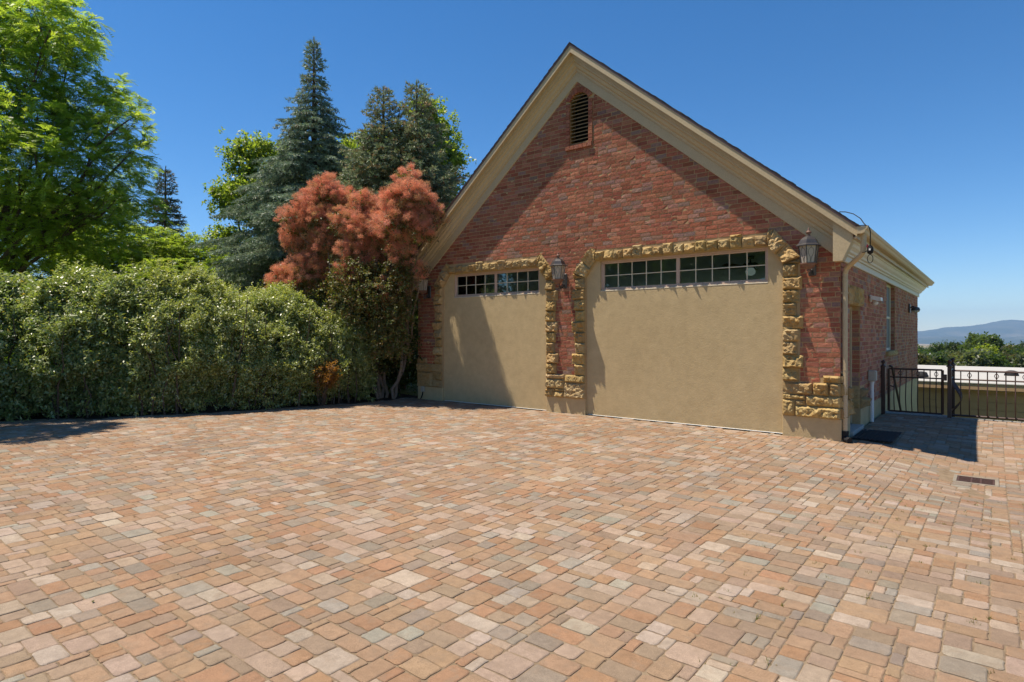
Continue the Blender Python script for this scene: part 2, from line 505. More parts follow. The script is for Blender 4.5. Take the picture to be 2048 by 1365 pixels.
# weeds in the joints (uncountable)
W = []
for _ in range(150):
    x, y = R.uniform(.2, 3.0), R.uniform(-7.4, -1.4)
    if depth(x, y) < 2 or x < 1.2 + (y + 2) * .12 - R.random() * .8: continue
    x = X0 + round((x - X0) / U) * U; y = Y0 + round((y - Y0) / U) * U
    for _ in range(R.randint(4, 14)):
        W.append((x + R.gauss(0, .012), y + R.gauss(0, .012), dip(x, y)))
for _ in range(60):
    x = R.uniform(.4, 5); y = 4.2 + R.uniform(-.05, .12)
    for _ in range(12): W.append((x + R.gauss(0, .05), y + R.gauss(0, .04), -.02))
for _ in range(40):
    x = R.uniform(-9.3, -.1)
    for _ in range(R.randint(2, 5)): W.append((x + R.gauss(0, .02), -.02 + R.gauss(0, .006), -.005))
V = []; F = []; Cc = []
for (x, y, z) in W:
    a = R.uniform(0, 6.28); h = R.uniform(.006, .022) * (2.4 if y > 4 else 1); d = h * R.uniform(.4, 1.6); w = .0028
    b = len(V); ca, sa = math.cos(a), math.sin(a)
    V += [(x - sa * w, y + ca * w, z - .008), (x + sa * w, y - ca * w, z - .008), (x + ca * d + sa * w * .2, y + sa * d, z + h)]
    F.append((b, b + 1, b + 2)); Cc.append(jit((.13, .15, .035) if R.random() < .7 else (.26, .20, .06), .3))
tag(np_mesh('weeds', V, F, soft_m, None, np.array(Cc)), 'small weeds sprouting from the paver joints', 'weeds', kind='stuff')

# ------------------------------------------------------------------ garage
W_, DEP, XC, SL = 9.32, 11.49, -4.66, .833
garage = thing('garage', (XC, 0, 0), 'brick garage with steep gable, stone trimmed stucco bays and tan eaves', 'garage')
ZW = 6.72                                            # apex of the brick behind the frieze
BIG = dict(x0=-4.48, x1=-.82, ox0=-4.755, ox1=-.515)
SML = dict(x0=-8.46, x1=-5.42, ox0=-8.765, ox1=-5.15)
VX0, VX1, VZ0, VZ1 = -4.84, -4.40, 5.36, 6.24


def slope_top(x): return ZW - SL * abs(x - XC)


# wall cores (mortar face on y=0)
core = G()
for a, b in ((-W_, SML['x0']), (SML['x1'], BIG['x0']), (BIG['x1'], -.002)):
    core.box(a, b, 0, .3, .31, 3.05)


def gable_piece(pts):
    core.ext([(x, 0, z) for x, z in pts], [(x, .3, z) for x, z in pts])


gable_piece([(-W_, 3.05), (VX0, 3.05), (VX0, slope_top(VX0)), (-W_, slope_top(-W_) if slope_top(-W_) > 3.06 else 3.06)])
gable_piece([(VX1, 3.05), (-.002, 3.05), (-.002, 3.06), (VX1, slope_top(VX1))])
gable_piece([(VX0, 3.05), (VX1, 3.05), (VX1, VZ0), (VX0, VZ0)])
rc, zc0, cxm = .238, VZ1 - .09, (VX0 + VX1) / 2
a0 = math.acos(.22 / rc)
gable_piece([(cxm + rc * math.cos(math.pi - a0 - (math.pi - 2 * a0) * i / 10), zc0 + rc * math.sin(math.pi - a0 - (math.pi - 2 * a0) * i / 10)) for i in range(11)] + [(VX1, slope_top(VX1)), (XC, ZW), (VX0, slope_top(VX0))])
core.box(VX0 - .001, VX0 + .0, .01, .29, VZ1, VZ1 + .05)
core.build('front_wall', mortar_m, garage)

BRICK = [((.34, .125, .075), 36), ((.38, .155, .095), 24), ((.30, .10, .06), 16), ((.325, .165, .12), 13), ((.27, .165, .13), 8)]
BRC = [c for c, w in BRICK for _ in range(w)]


BTINT = [1., 1., 1.]


def subtract(iv, a, b):
    o = []
    for s, e in iv:
        if b <= s or a >= e: o.append((s, e)); continue
        if a > s: o.append((s, a))
        if b < e: o.append((b, e))
    return o


def bricks(g, mp, z0, z1, spans, course=.0765, length=.205, chip=.11, rough=1.):
    k = 0; z = z0
    while z < z1:
        zt = min(z + course, z1 + course)
        iv = spans(z + course / 2)
        if iv:
            lo = min(a for a, b in iv) ; hi = max(b for a, b in iv)
            u = math.floor(lo / length) * length - (length * .5 if k % 2 else 0) + R.uniform(-.02, .02)
            while u < hi:
                L = length * R.choice((1,) * 30 + (.5,)) + R.uniform(-.004, .004)
                for a, b in iv:
                    s, e = max(u, a), min(u + L, b)
                    if e - s > .018: one_brick(g, mp, s + .0058, e - .0058, z + .0058, zt - .0058, chip, rough)
                u += L
        z += course; k += 1


def one_brick(g, mp, a, b, z0, z1, chip, rough):
    nu = 5 if b - a > .12 else 3; nz = 3
    p0 = R.uniform(.0050, .0078) * rough; ta, tz = R.gauss(0, .0011) * rough, R.gauss(0, .0010) * rough
    vs = []
    chips = set()
    if R.random() < chip:
        chips.add((R.choice((0, nu - 1, R.randrange(nu))), R.choice((0, nz - 1, 2))))
    for j in range(nz):
        for i in range(nu):
            fu, fz = i / (nu - 1), j / (nz - 1)
            u = a + (b - a) * fu; z = z0 + (z1 - z0) * fz
            edge = i in (0, nu - 1) or j in (0, nz - 1)
            d = p0 + ta * (fu * 2 - 1) + tz * (fz * 2 - 1) + R.gauss(0, .0008) * rough - (.0014 if edge else 0)
            if edge: u += R.gauss(0, .0012); z += R.gauss(0, .0010)
            if (i, j) in chips: d = -.018; u += (0.5 - fu) * .03; z += (.5 - fz) * .03
            elif any(abs(i - ci) + abs(j - cj) == 1 for ci, cj in chips): d -= R.uniform(.0, .006)
            vs.append(mp(u, z, max(d, -.02)))
    fs = [(j * nu + i, j * nu + i + 1, (j + 1) * nu + i + 1, (j + 1) * nu + i) for j in range(nz - 1) for i in range(nu - 1)]
    per = [i for i in range(nu)] + [j * nu + nu - 1 for j in range(1, nz)] + [(nz - 1) * nu + i for i in range(nu - 2, -1, -1)] + [j * nu for j in range(nz - 2, 0, -1)]
    base = len(vs); cu, cz = (a + b) / 2, (z0 + z1) / 2
    for q in per:
        i, j = q % nu, q // nu
        vs.append(mp(a + (b - a) * i / (nu - 1), z0 + (z1 - z0) * j / (nz - 1), -.012))
    n = len(per)
    fs += [(per[k], base + k, base + (k + 1) % n, per[(k + 1) % n]) for k in range(n)]
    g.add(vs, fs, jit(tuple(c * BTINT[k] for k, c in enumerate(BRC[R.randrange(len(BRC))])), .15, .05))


def bay_cut(iv, B, z):
    """cut a bay with its stones out of a course of bricks"""
    if z < 2.80: return subtract(iv, B['ox0'] + .05, B['ox1'] - .05)
    if z < 3.20:
        t = (z - 2.80) / .42 * .46
        return subtract(iv, B['ox0'] + .08 + t, B['ox1'] - .08 - t)
    return iv


def front_spans(z):
    half = (ZW - z) / SL
    iv = [(max(-W_, XC - half), min(0., XC + half))]
    if iv[0][1] <= iv[0][0]: return []
    iv = bay_cut(iv, BIG, z); iv = bay_cut(iv, SML, z)
    if VZ0 - .07 < z < VZ1 + .2: iv = subtract(iv, VX0 - .09, VX1 + .09)
    if z < .92: iv = subtract(iv, -.42 + max(0, z - .66) * .6, 0)
    if z < .64: iv = [i for i in iv if i[1] < -9]
    if z < .72: iv = subtract(iv, -5.5, -4.4)
    if z < .97: iv = subtract(iv, -9.4, -8.99)
    if z < .86: iv = subtract(iv, -9.4, -8.4)
    return iv


g = G(); bricks(g, lambda u, z, d: (u, -d, z), .55, 6.66, front_spans)
g.build('front_brickwork', brick_m, garage)

# side wall in shade: opening for door and window
DY0, DY1, DZ = .70, 1.66, 2.07
WY0, WY1, WZ0, WZ1 = 4.88, 6.28, 1.22, 2.72
s = G()
s.box(-.3, 0, .3, DY0, .0, 2.95); s.box(-.3, 0, DY0, DY1, DZ, 2.95)
s.box(-.3, 0, DY1, WY0, .0, 2.95); s.box(-.3, 0, WY0, WY1, -3, WZ0); s.box(-.3, 0, WY0, WY1, WZ1, 2.95)
s.box(-.3, 0, WY1, DEP - .3, -3, 2.95)
s.box(-.3, -.002, .002, .299, .31, 2.95)
s.build('side_wall', mortar_m, garage)


def side_spans(z):
    iv = [(.0, DEP)]
    if z < DZ: iv = subtract(iv, DY0, DY1)
    if DZ <= z < DZ + .33: iv = subtract(iv, .58, 1.80)
    if z < .98: iv = subtract(iv, 0, .12)
    if z < .68: iv = subtract(iv, .5, 2.1)
    if WZ0 - .1 < z < WZ1: iv = subtract(iv, WY0 - (.13 if z < WZ0 else 0), WY1 + (.13 if z < WZ0 else 0))
    return iv


BTINT[:] = (1.22, 1.34, 1.42)     # whitish side bricks, painted paler still to lift the shaded wall
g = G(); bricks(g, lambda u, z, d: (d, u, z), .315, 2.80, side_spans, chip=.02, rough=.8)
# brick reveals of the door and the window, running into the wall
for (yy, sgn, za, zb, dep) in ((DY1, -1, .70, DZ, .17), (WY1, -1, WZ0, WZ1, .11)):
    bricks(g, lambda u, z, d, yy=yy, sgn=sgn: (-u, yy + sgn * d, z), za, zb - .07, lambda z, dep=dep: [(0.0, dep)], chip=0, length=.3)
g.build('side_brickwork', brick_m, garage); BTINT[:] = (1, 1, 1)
# rear and left walls, rear gable
o = G()
o.box(-W_, -W_ + .3, .3, DEP - .3, -.3, 2.95)
o.box(-W_, -8.7, DEP - .3, DEP, -3, 2.95); o.box(-.6, 0, DEP - .3, DEP, -3, 2.95)
o.box(-8.7, -.6, DEP - .3, DEP, 2.75, 2.95)  # wide unseen opening left below this lintel to daylight the room
pts = [(-W_, 2.95), (0, 2.95), (XC, ZW)]
o.ext([(x, DEP - .3, z) for x, z in pts], [(x, DEP, z) for x, z in pts])
o.build('rear_wall', mortar_m, garage)
# interior
o = G(); o.box(-W_ + .32, -.32, .32, DEP - .32, 3.20, 3.24); o.build('ceiling', plaster_m, garage)
o = G(); o.box(-W_ + .31, -.31, .31, DEP - .31, -.02, .02); o.build('floor', concrete_m, garage)
for q in ((-W_ + .302, -W_ + .32, .32, DEP - .32), (-.32, -.302, 2.0, 4.8), (-.32, -.302, 6.4, DEP - .32)):
    o = G(); o.box(*q, .02, 3.2); o.build('interior_lining', plaster_m, garage)

# stucco panels ------------------------------------------------------
PY = .05


def panel(B, wx0, wx1, wz0, wz1):
    g = G(); a, b = B['x0'], B['x1']
    g.box(a, b, PY, .25, 0, wz0); g.box(a, wx0, PY, .25, wz0, wz1 + .001); g.box(wx1, b, PY, .25, wz0, wz1 + .001); g.box(a, b, PY, .25, wz1 + .001, 3.12)
    p = g.build('stucco_panel', stucco_m, garage)
    # sill lip and window
    s_ = G(); s_.cbox(wx0 + .002, wx1 - .002, PY - .004, .20, wz0 + .001, wz0 + .018, .004); s_.build('sill', muntin_m, p)
    w = G()
    fz0, fz1 = wz0 + .019, wz1 - .001

    def fr(y0, y1, t, x0, x1, z0, z1):
        w.cbox(x0, x1, y0, y1, z1 - t, z1, .004); w.cbox(x0, x1, y0, y1, z0, z0 + t, .004)
        w.cbox(x0, x0 + t, y0, y1, z0 + t, z1 - t, .004); w.cbox(x1 - t, x1, y0, y1, z0 + t, z1 - t, .004)
    fr(PY + .025, .17, .028, wx0 + .003, wx1 - .003, fz0, fz1)
    fr(PY + .045, .17, .026, wx0 + .032, wx1 - .032, fz0 + .029, fz1 - .029)
    ix0, ix1, iz0, iz1 = wx0 + .06, wx1 - .06, fz0 + .057, fz1 - .057
    xm = (ix0 + ix1) / 2
    w.cbox(xm - .032, xm + .032, PY + .052, .168, iz0 - .001, iz1 + .001, .004)
    fo = w.build('window', winframe_m, garage)
    for (p0, p1) in ((ix0, xm - .033), (xm + .033, ix1)):
        gg = G(); gg.box(p0 - .004, p1 + .004, .125, .131, iz0 - .004, iz1 + .004); gg.build('pane', glass_m, fo)
        mt = G(); n = 5 if B is BIG else 4
        for i in range(1, n):
            x = p0 + (p1 - p0) * i / n; mt.box(x - .0075, x + .0075, .112, .124, iz0, iz1)
        zm = (iz0 + iz1) / 2 
        for i in range(n):
            xa = p0 + (p1 - p0) * i / n + (.0075 if i else 0); xb = p0 + (p1 - p0) * (i + 1) / n - (.0075 if i < n - 1 else 0)
            mt.box(xa, xb, .113, .1235, zm - .0075, zm + .0075)
        mt.build('muntin', muntin_m, fo)
    f = G(); f.cbox(a + .03, b - .005, PY - .012, PY + .0, .004, .016, .003); f.build('base_strip', white_m, garage)
    return p


panel(BIG, -4.17, -1.055, 2.42, 3.01)
panel(SML, -8.14, -5.64, 2.44, 2.995)

# plinths under the pillars
for a, b in ((-W_, SML['x0']), (SML['x1'], BIG['x0']), (BIG['x1'], 0.012)):
    g = G(); g.cbox(a, b, -.012, .3, -.12, .312, .006); g.build('plinth', stucco_m, garage)
g = G(); g.box(-.3, .012, .3005, DY0 - .001, -.12, .312); g.build('plinth', stucco_m, garage)
g = G(); g.box(-.3, .012, DY1 + .001, DEP, -3, .311); g.build('plinth', stucco_m, garage)

# rock faced stones ---------------------------------------------------
STC = [(.42, .29, .125), (.46, .325, .145), (.38, .26, .11), (.44, .32, .165), (.35, .25, .12)]


def stone(g, mp, q, base=-.06, lip=.022, bulge=.058, gap=.004, cell=.026):
    (a, b, c, d) = [Vector((p[0], p[1])) for p in q]          # corners in order
    cen = (a + b + c + d) / 4
    a, b, c, d = [p + (cen - p).normalized() * gap * 1.4 for p in (a, b, c, d)]
    lu = max((b - a).length, (c - d).length); lv = max((d - a).length, (c - b).length)
    nu, nv = max(4, int(lu / cell)), max(4, int(lv / cell))
    s0 = Vector((R.uniform(-50, 50), R.uniform(-50, 50), R.uniform(-50, 50)))
    tu, tv = R.gauss(0, .022), R.gauss(0, .022); bl = bulge * R.uniform(.75, 1.25)
    vs = []
    for j in range(nv + 1):
        for i in range(nu + 1):
            fu, fv = i / nu, j / nv
            p = (a * (1 - fu) + b * fu) * (1 - fv) + (d * (1 - fu) + c * fu) * fv
            ed = min(fu * lu, (1 - fu) * lu, fv * lv, (1 - fv) * lv)
            P = Vector((p.x * 9, p.y * 9, 0)) + s0
            wob = noise.noise(P * 1.3) * .018
            t = sstep(-.002, .024, ed + wob * min(1, ed / .012))
            n1 = 1 - abs(noise.fractal(P * 1.15, 1., 2.1, 3)) * 1.9
            n2 = noise.fractal(P * 3.1, .8, 2.2, 3)
            h = lip + t * (bl * (.45 + .55 * n1) + tu * (fu - .5) * 2 + tv * (fv - .5) * 2) + n2 * .013 * t
            jit_ = cell * .28 if 0 < i < nu and 0 < j < nv else 0
            vs.append(mp(p.x + R.uniform(-jit_, jit_), p.y + R.uniform(-jit_, jit_), max(h, .006)))
    w = nu + 1; fs = []
    for j in range(nv):
        for i in range(nu):
            A, B, C, D = j * w + i, j * w + i + 1, (j + 1) * w + i + 1, (j + 1) * w + i
            fs += [(A, B, C), (A, C, D)] if R.random() < .5 else [(A, B, D), (B, C, D)]
    per = list(range(nu)) + [j * w + nu for j in range(nv)] + [nv * w + i for i in range(nu, 0, -1)] + [j * w for j in range(nv, 0, -1)]
    b0 = len(vs)
    for q_ in per:
        i, j = q_ % w, q_ // w; fu, fv = i / nu, j / nv
        p = (a * (1 - fu) + b * fu) * (1 - fv) + (d * (1 - fu) + c * fu) * fv
        vs.append(mp(p.x, p.y, base))
    n = len(per)
    fs += [(per[k], per[(k + 1) % n], b0 + (k + 1) % n, b0 + k) for k in range(n)]
    g.add(vs, fs, jit(STC[R.randrange(len(STC))], .10, .03))


FM = lambda u, z, d: (u, -d, z)
SM = lambda u, z, d: (d, u, z)


def rect(a, b, c, d): return [(a, c), (b, c), (b, d), (a, d)]


def surround(B, zc, zt, base_l, base_r, nh):
    g = G()
    x0, x1 = B['x0'], B['x1']; ch = .225
    for side in (0, 1):
        zb = (base_l, base_r)[side]; z = zb; k = 0
        nst = round((zc - zb) / .209); hgt = (zc - zb) / nst
        for k in range(nst):
            w = .30 if k % 3 == 1 else (.225 if k % 3 == 2 else .255)
            w += R.uniform(-.015, .015)
            if side == 0: stone(g, FM, rect(x0 - w, x0, z, z + hgt))
            else: stone(g, FM, rect(x1, x1 + w, z, z + hgt))
            z += hgt
    # corners: a wedge, two slanting blocks and a second wedge on each side
    iA, iB = (0, zc), (ch, zt)                                  # inner chamfer line, local to the left jamb
    oA, oB = (-.27, zc + .10), (ch - .10, zt + .255)
    for mir in (0, 1):
        def M(p): return (x0 + p[0], p[1]) if not mir else (x1 - p[0], p[1])

        def lerp(p, q, t): return (p[0] + (q[0] - p[0]) * t, p[1] + (q[1] - p[1]) * t)
        quads = [[(-.27, zc), iA, lerp(iA, (-.27, zc + .1), .45), oA],
                 [lerp(iA, iB, .0), lerp(iA, iB, .5), lerp(oA, oB, .5), oA],
                 [lerp(iA, iB, .5), iB, oB, lerp(oA, oB, .5)],
                 [iB, (ch + .008, zt), (ch + .012, zt + .21), oB]]
        quads[0] = [(-.26, zc + .002), (-.0, zc + .001), lerp(iA, oA, .55), oA]
        for k, q in enumerate(quads):
            if k == 0: q = [(-.28, zc + .002), (-.02, zc + .002), (-.16, zc + .055), (-.28, zc + .095)]
            if k == 3: q = [(ch - .012, zt + .02), (ch + .004, zt + .02), (ch + .004, zt + .235), (ch - .095, zt + .262)]
            q = [M(p) for p in q]
            if mir: q = [q[1], q[0], q[3], q[2]]
            stone(g, FM, q, bulge=.03 if k in (0, 3) else .058, cell=.022)
    a, b = x0 + ch + .006, x1 - ch - .006; w = (b - a) / nh
    for k in range(nh):
        up = (.165, .20, .165, .225, .17, .19)[(k * 5 + (k // 3)) % 6] + R.uniform(-.008, .008)
        stone(g, FM, rect(a + w * k, a + w * (k + 1), zt + .002 , zt + up))
    return g.build('stone_surround', stone_m, garage)


surround(SML, 2.70, 3.005, .88, .78, 12)
surround(BIG, 2.70, 3.02, .78, .86, 16)
g = G()
for q in ((-.24, .005, .86, .965), (-.82, -.385, .655, .84), (-.38, -.155, .655, .85), (-.15, .005, .655, .85), (-.82, -.485, .575, .645),
          (-.475, .005, .49, .645), (-.82, -.635, .31, .565), (-.63, -.485, .49, .565), (-.63, .005, .31, .48)):
    stone(g, FM, rect(*q))
g.build('stone_base', stone_m, garage)
g = G()
for q in ((-5.42, -4.96, .685, .775), (-4.955, -4.48, .625, .775), (-5.42, -4.97, .49, .675), (-5.42, -5.2, .31, .48), (-5.195, -4.975, .31, .43), (-5.195, -4.975, .435, .485), (-4.965, -4.48, .31, .615)):
    stone(g, FM, rect(*q))
g.build('stone_base', stone_m, garage)
g = G()
for q in ((-9.33, -8.98, .88, 1.02), (-9.33, -8.46, .675, .875), (-9.33, -8.79, .31, .67), (-8.785, -8.46, .485, .67), (-8.785, -8.46, .31, .48)):
    stone(g, FM, rect(*q), bulge=.03)
for q in ((.0, .5, .31, .67), (.0, .5, .675, 1.02)):
    stone(g, lambda u, z, d: (-W_ - d, u, z), rect(*q))
g.build('stone_base', stone_m, garage)
# side wall stones: corner return, door jambs, lintel, window sill
g = G()
for q in ((.0, .12, .31, .48), (.0, .12, .485, .645), (.0, .12, .655, .85), (.0, .12, .855, .965), ):
    stone(g, SM, rect(*q))
g.build('corner_stone', stone_m, garage); g = G()
for q in ((DY0 - .25, DY0, .31, .56), (DY0 - .2, DY0, .565, .76)):
    stone(g, SM, rect(*q))
g.build('door_jamb_stone', stone_m, garage); g = G()
for q in ((DY1, DY1 + .42, .31, .49), (DY1, DY1 + .30, .495, .66)):
    stone(g, SM, rect(*q))
for (za, zb) in ((.31, .49), (.495, .70)):
    stone(g, lambda u, z, d: (-u, DY1 - d * .35, z), rect(.0, .17, za, zb), base=-.02, bulge=.03)
g.build('door_jamb_stone', stone_m, garage)
g = G(); n = 7
for k in range(n):
    a = .60 + k * 1.18 / n; stone(g, SM, rect(a, a + 1.18 / n, DZ, DZ + (.32 if k % 2 else .28)), bulge=.03, lip=.012)
g.build('door_lintel', stone_m, garage)
g = G(); stone(g, SM, rect(WY0 - .13, WY1 + .13, WZ0 - .1, WZ0), base=-.15, lip=.05, bulge=.02, cell=.05); g.build('window_sill', stone_m, garage)

# side door and window
d = G(); d.box(-.215, -.17, DY0 + .05, DY1 - .05, .05, DZ - .05)
for (a, b, c, e) in ((.12, .42, .25, .95), (.54, .84, .25, .95), (.12, .42, 1.08, 1.85), (.54, .84, 1.08, 1.85)):
    d.cbox(-.175, -.162, DY0 + a, DY0 + b, c, e, .008)
door = d.build('door', door_m, garage)
h = G(); h.lathe([(.026, 0), (.012, .008), (.012, .035), (.028, .045), (.03, .06), (.018, .074), (.003, .076)], (0, 0, 0), 12)
h.v = [(-.17 + z, DY0 + .115 + y, .95 + x) for x, y, z in h.v]
k = G(); k.lathe([(.028, 0), (.028, .014), (.02, .02), (.002, .02)], (0, 0, 0), 12); k.v = [(-.17 + z, DY0 + .115 + y, 1.10 + x) for x, y, z in k.v]
h.build('handle', brass_m, door); k.build('deadbolt', brass_m, door)
g = G(); g.cbox(-.22, -.12, DY0, DY0 + .05, .05, DZ, .006); g.cbox(-.22, -.12, DY1 - .05, DY1, .05, DZ, .006); g.cbox(-.22, -.12, DY0 + .05, DY1 - .05, DZ - .05, DZ, .006)
g.build('door_frame', trim_m, garage)
g = G(); g.cbox(-.25, .06, DY0 - .02, DY1 + .02, -.05, .045, .008); g.build('door_step', concrete_m, garage)
g = G()
for (a, b, c, e) in ((WY0, WY0 + .06, WZ0, WZ1), (WY1 - .06, WY1, WZ0, WZ1), (WY0 + .06, WY1 - .06, WZ0, WZ0 + .06), (WY0 + .06, WY1 - .06, WZ1 - .06, WZ1), (WY0 + .06, WY1 - .06, 1.94, 1.99)):
    g.cbox(-.17, -.085, a, b, c, e, .005)
w = g.build('window', muntin_m, garage)
m, nt, out = nodes_of('insect_screen'); principled(nt, out, (.17, .165, .15), .6, .3)
g = G(); g.box(-.104, -.102, WY0 + .06, WY1 - .06, WZ0 + .06, 1.94); g.box(-.104, -.102, WY0 + .06, WY1 - .06, 1.99, WZ1 - .06); g.build('pane', m, w)

# gable louver vent
g = G(); g.box(VX0, VX1, .18, .2, VZ0, VZ1 + .16); vb = g.build('gable_vent', dark_m, garage)  # dark sheet behind the slats, painted as the shaded recess
g = G()
nz = 14
for i in range(nz):
    z = VZ0 + .02 + (VZ1 + .13 - VZ0) * i / nz
    xa, xb = VX0 + .012, VX1 - .012
    g.ext([(xa, .004, z), (xa, .010, z + .022), (xa, .10, z + .055), (xa, .10, z + .04)], [(xb, .004, z), (xb, .010, z + .022), (xb, .10, z + .055), (xb, .10, z + .04)])
g.build('slat', vent_m, vb)
g = G(); g.box(VX0, VX0 + .012, .0, .18, VZ0, VZ1); g.box(VX1 - .012, VX1, .0, .18, VZ0, VZ1); g.box(VX0 + .012, VX1 - .012, .0, .18, VZ0, VZ0 + .012); g.build('frame', vent_m, vb)
g = G()


def bk(poly, y0=-.026, y1=.05):
    g.ext([(x, y0, z) for x, z in poly], [(x, y1, z) for x, z in poly], jit(BRC[R.randrange(74)], .12, .04))


for i in range(12):
    z = VZ0 + i * (VZ1 - VZ0 + .05) / 12; h_ = (VZ1 - VZ0 + .05) / 12 - .008
    if z + h_ > VZ1 + .005: continue
    bk([(VX0 - .085, z), (VX0, z), (VX0, z + h_), (VX0 - .085, z + h_)]); bk([(VX1, z), (VX1 + .085, z), (VX1 + .085, z + h_), (VX1, z + h_)])
sill_ = []
for i in range(6):
    a = VX0 - .085 + i * (VX1 - VX0 + .17) / 6; b = a + (VX1 - VX0 + .17) / 6 - .008
    sill_.append([(a, VZ0 - .085), (b, VZ0 - .085), (b, VZ0 - .008), (a, VZ0 - .008)])
for i in range(9):
    t0 = math.pi - a0 + .0 - (math.pi - 2 * a0) * i / 9; t1 = math.pi - a0 - (math.pi - 2 * a0) * (i + 1) / 9 + .025
    cxm = (VX0 + VX1) / 2
    bk([(cxm + rc * math.cos(t0), zc0 + rc * math.sin(t0)), (cxm + rc * math.cos(t1), zc0 + rc * math.sin(t1)), (cxm + (rc + .095) * math.cos(t1), zc0 + (rc + .095) * math.sin(t1)), (cxm + (rc + .095) * math.cos(t0), zc0 + (rc + .095) * math.sin(t0))])
g.build('vent_surround', brick_m, garage)
g = G()
for q in sill_: bk(q, -.045)
g.build('vent_sill', brick_m, garage)

# raked cornice -------------------------------------------------------
OV, EX, ZA = .28, .26, 7.25          # front overhang, side overhang of the rake, apex of the roof deck underside edge
cs = 1.0


def rake(profile, name, mat, xend=EX):
    """profile: (y, drop below ZA) closed polygon, swept down both slopes and mitred at the ridge"""
    g = G()
    for sgn in (1, -1):
        xe = (W_ / 2 + xend) * sgn
        A = [(XC, y, ZA - dz) for y, dz in profile]; B = [(XC + xe, y, ZA - dz - SL * abs(xe)) for y, dz in profile]
        g.ext(A, B) if sgn > 0 else g.ext(B, A)
    return g.build(name, mat, garage)


rake([(-OV, .012), (-OV, .150), (-OV + .03, .150), (-OV + .03, .012)], 'rake_fascia', trim_m)
rake([(-OV + .031, .09), (-OV + .031, .125), (-.02, .125), (-.02, .09)], 'rake_soffit', trim_m, EX - .02)
rake([(-.185, .126), (-.18, .215), (-.15, .225), (-.15, .265), (-.11, .29), (-.095, .35), (-.055, .385), (-.05, .43), (-.028, .435), (-.028, .46), (-.005, .46), (-.005, .126)], 'rake_crown', trim_m, -.06)
rake([(-.026, .461), (-.026, .64), (.0, .65), (.0, .461)], 'rake_frieze', trim_m, -.06)
# roof deck, drip edge, shingles
rake([(-OV + .031, .0), (-OV + .031, .03), (.4, .03), (.4, .0)], 'rake_deck', drip_m)
g = G()
for sgn in (1, -1):
    xe = (W_ / 2 + EX + .05) * sgn
    P = [(.4, .0), (.4, .03), (DEP + OV, .03), (DEP + OV, .0)]
    g.ext([(XC, y, ZA - dz) for y, dz in P], [(XC + xe, y, ZA - dz - SL * abs(xe)) for y, dz in P])
g.build('roof_deck', drip_m, garage)
rake([(-OV - .012, -.012), (-OV - .012, .024), (-OV - .004, .024), (-OV - .004, -.001), (-OV + .1, -.001), (-OV + .1, -.012)], 'drip_edge', drip_m, EX + .03)
g = G()
nc = 42; lx = W_ / 2 + EX + .06; SHC = [(.055, .045, .042), (.075, .06, .055), (.045, .04, .04), (.085, .065, .05)]
for sgn in (1, -1):
    for k in range(nc):
        xa, xb = lx * k / nc - .01, lx * (k + 1) / nc + .035
        y = -OV - .02; first = True
        while y < DEP + OV:
            L = R.uniform(.18, .34) * (1 if y < 1.2 else 3)
            t = R.choice((.014, .014, .024))
            zf = lambda x, o: ZA + .0125 - SL * x + o
            A = [(XC + sgn * xa, y, zf(xa, .0)), (XC + sgn * xb, y, zf(xb, .010)), (XC + sgn * xb, y, zf(xb, .010 + t)), (XC + sgn * xa, y, zf(xa, .006))]
            B = [(p[0], min(y + L - .004, DEP + OV), p[2]) for p in A]
            g.ext(A, B, jit(SHC[R.randrange(4)], .2)); y += L
# ridge caps
y = -OV - .02
while y < DEP + OV:
    for sgn in (1, -1):
        A = [(XC, y, ZA + .028), (XC + sgn * .14, y, ZA + .030 - .14 * SL), (XC + sgn * .14, y, ZA + .042 - .14 * SL), (XC, y, ZA + .044)]
        g.ext(A, [(p[0], y + .2, p[2] - .012) for p in A], jit(SHC[R.randrange(4)], .2))
    y += .19
g.build('shingles', shingle_m, garage)


def eave(sgn):
    X = (lambda d: d) if sgn > 0 else (lambda d: -W_ - d)
    y0, y1 = -.19, DEP + .2

    def run(prof, name, mat, a=y0, b=y1):
        g = G(); g.ext([(X(d), a, z) for d, z in prof], [(X(d), b, z) for d, z in prof]); return g.build(name, mat, garage)
    run([(.0, 2.955), (.0, 2.70), (.022, 2.70), (.03, 2.71), (.03, 2.80), (.034, 2.955)], 'eave_frieze', frieze_m, .03)
    run([(.034, 2.81), (.055, 2.80), (.065, 2.825), (.095, 2.84), (.105, 2.87), (.15, 2.905), (.175, 2.945), (.195, 2.955), (.20, 2.985), (.034, 2.985)], 'eave_crown', frieze_m, -.17)
    run([(-.02, 2.99), (.235, 2.99), (.235, 3.01), (-.02, 3.01)], 'eave_soffit', frieze_m, -.20)
    run([(.236, 2.975), (.258, 2.975), (.258, 3.14), (.236, 3.155)], 'eave_fascia', trim_m, -.27)
    # pork-chop return on the front
    pts = [(-.06, 2.672), (.06, 2.672), (.20, 2.985), (.20, 3.12), (-.06, 3.34)]
    g = G(); A = [(X(d), -.235, z) for d, z in pts]; B = [(X(d), -.03, z) for d, z in pts]
    g.ext(A, B); g.build('eave_return', trim_m, garage)
    # gutter, open trough with an end cap
    go = [(.262, 3.135), (.262, 3.035), (.33, 3.035), (.355, 3.05), (.372, 3.085), (.392, 3.10), (.402, 3.135)]
    gi = [(.395, 3.135), (.386, 3.106), (.366, 3.09), (.35, 3.056), (.328, 3.042), (.269, 3.042), (.269, 3.135)]
    gt = run(go + gi, 'gutter', trim_m, -.31, DEP + .26)
    run(go, 'gutter_end', trim_m, -.318, -.3105); run(go, 'gutter_end', trim_m, DEP + .2605, DEP + .267)


eave(1); eave(-1)


# downspout
def oval_tube(g, pts, w=.038, h=.030, n=12):
    g.tube(pts, w, n)


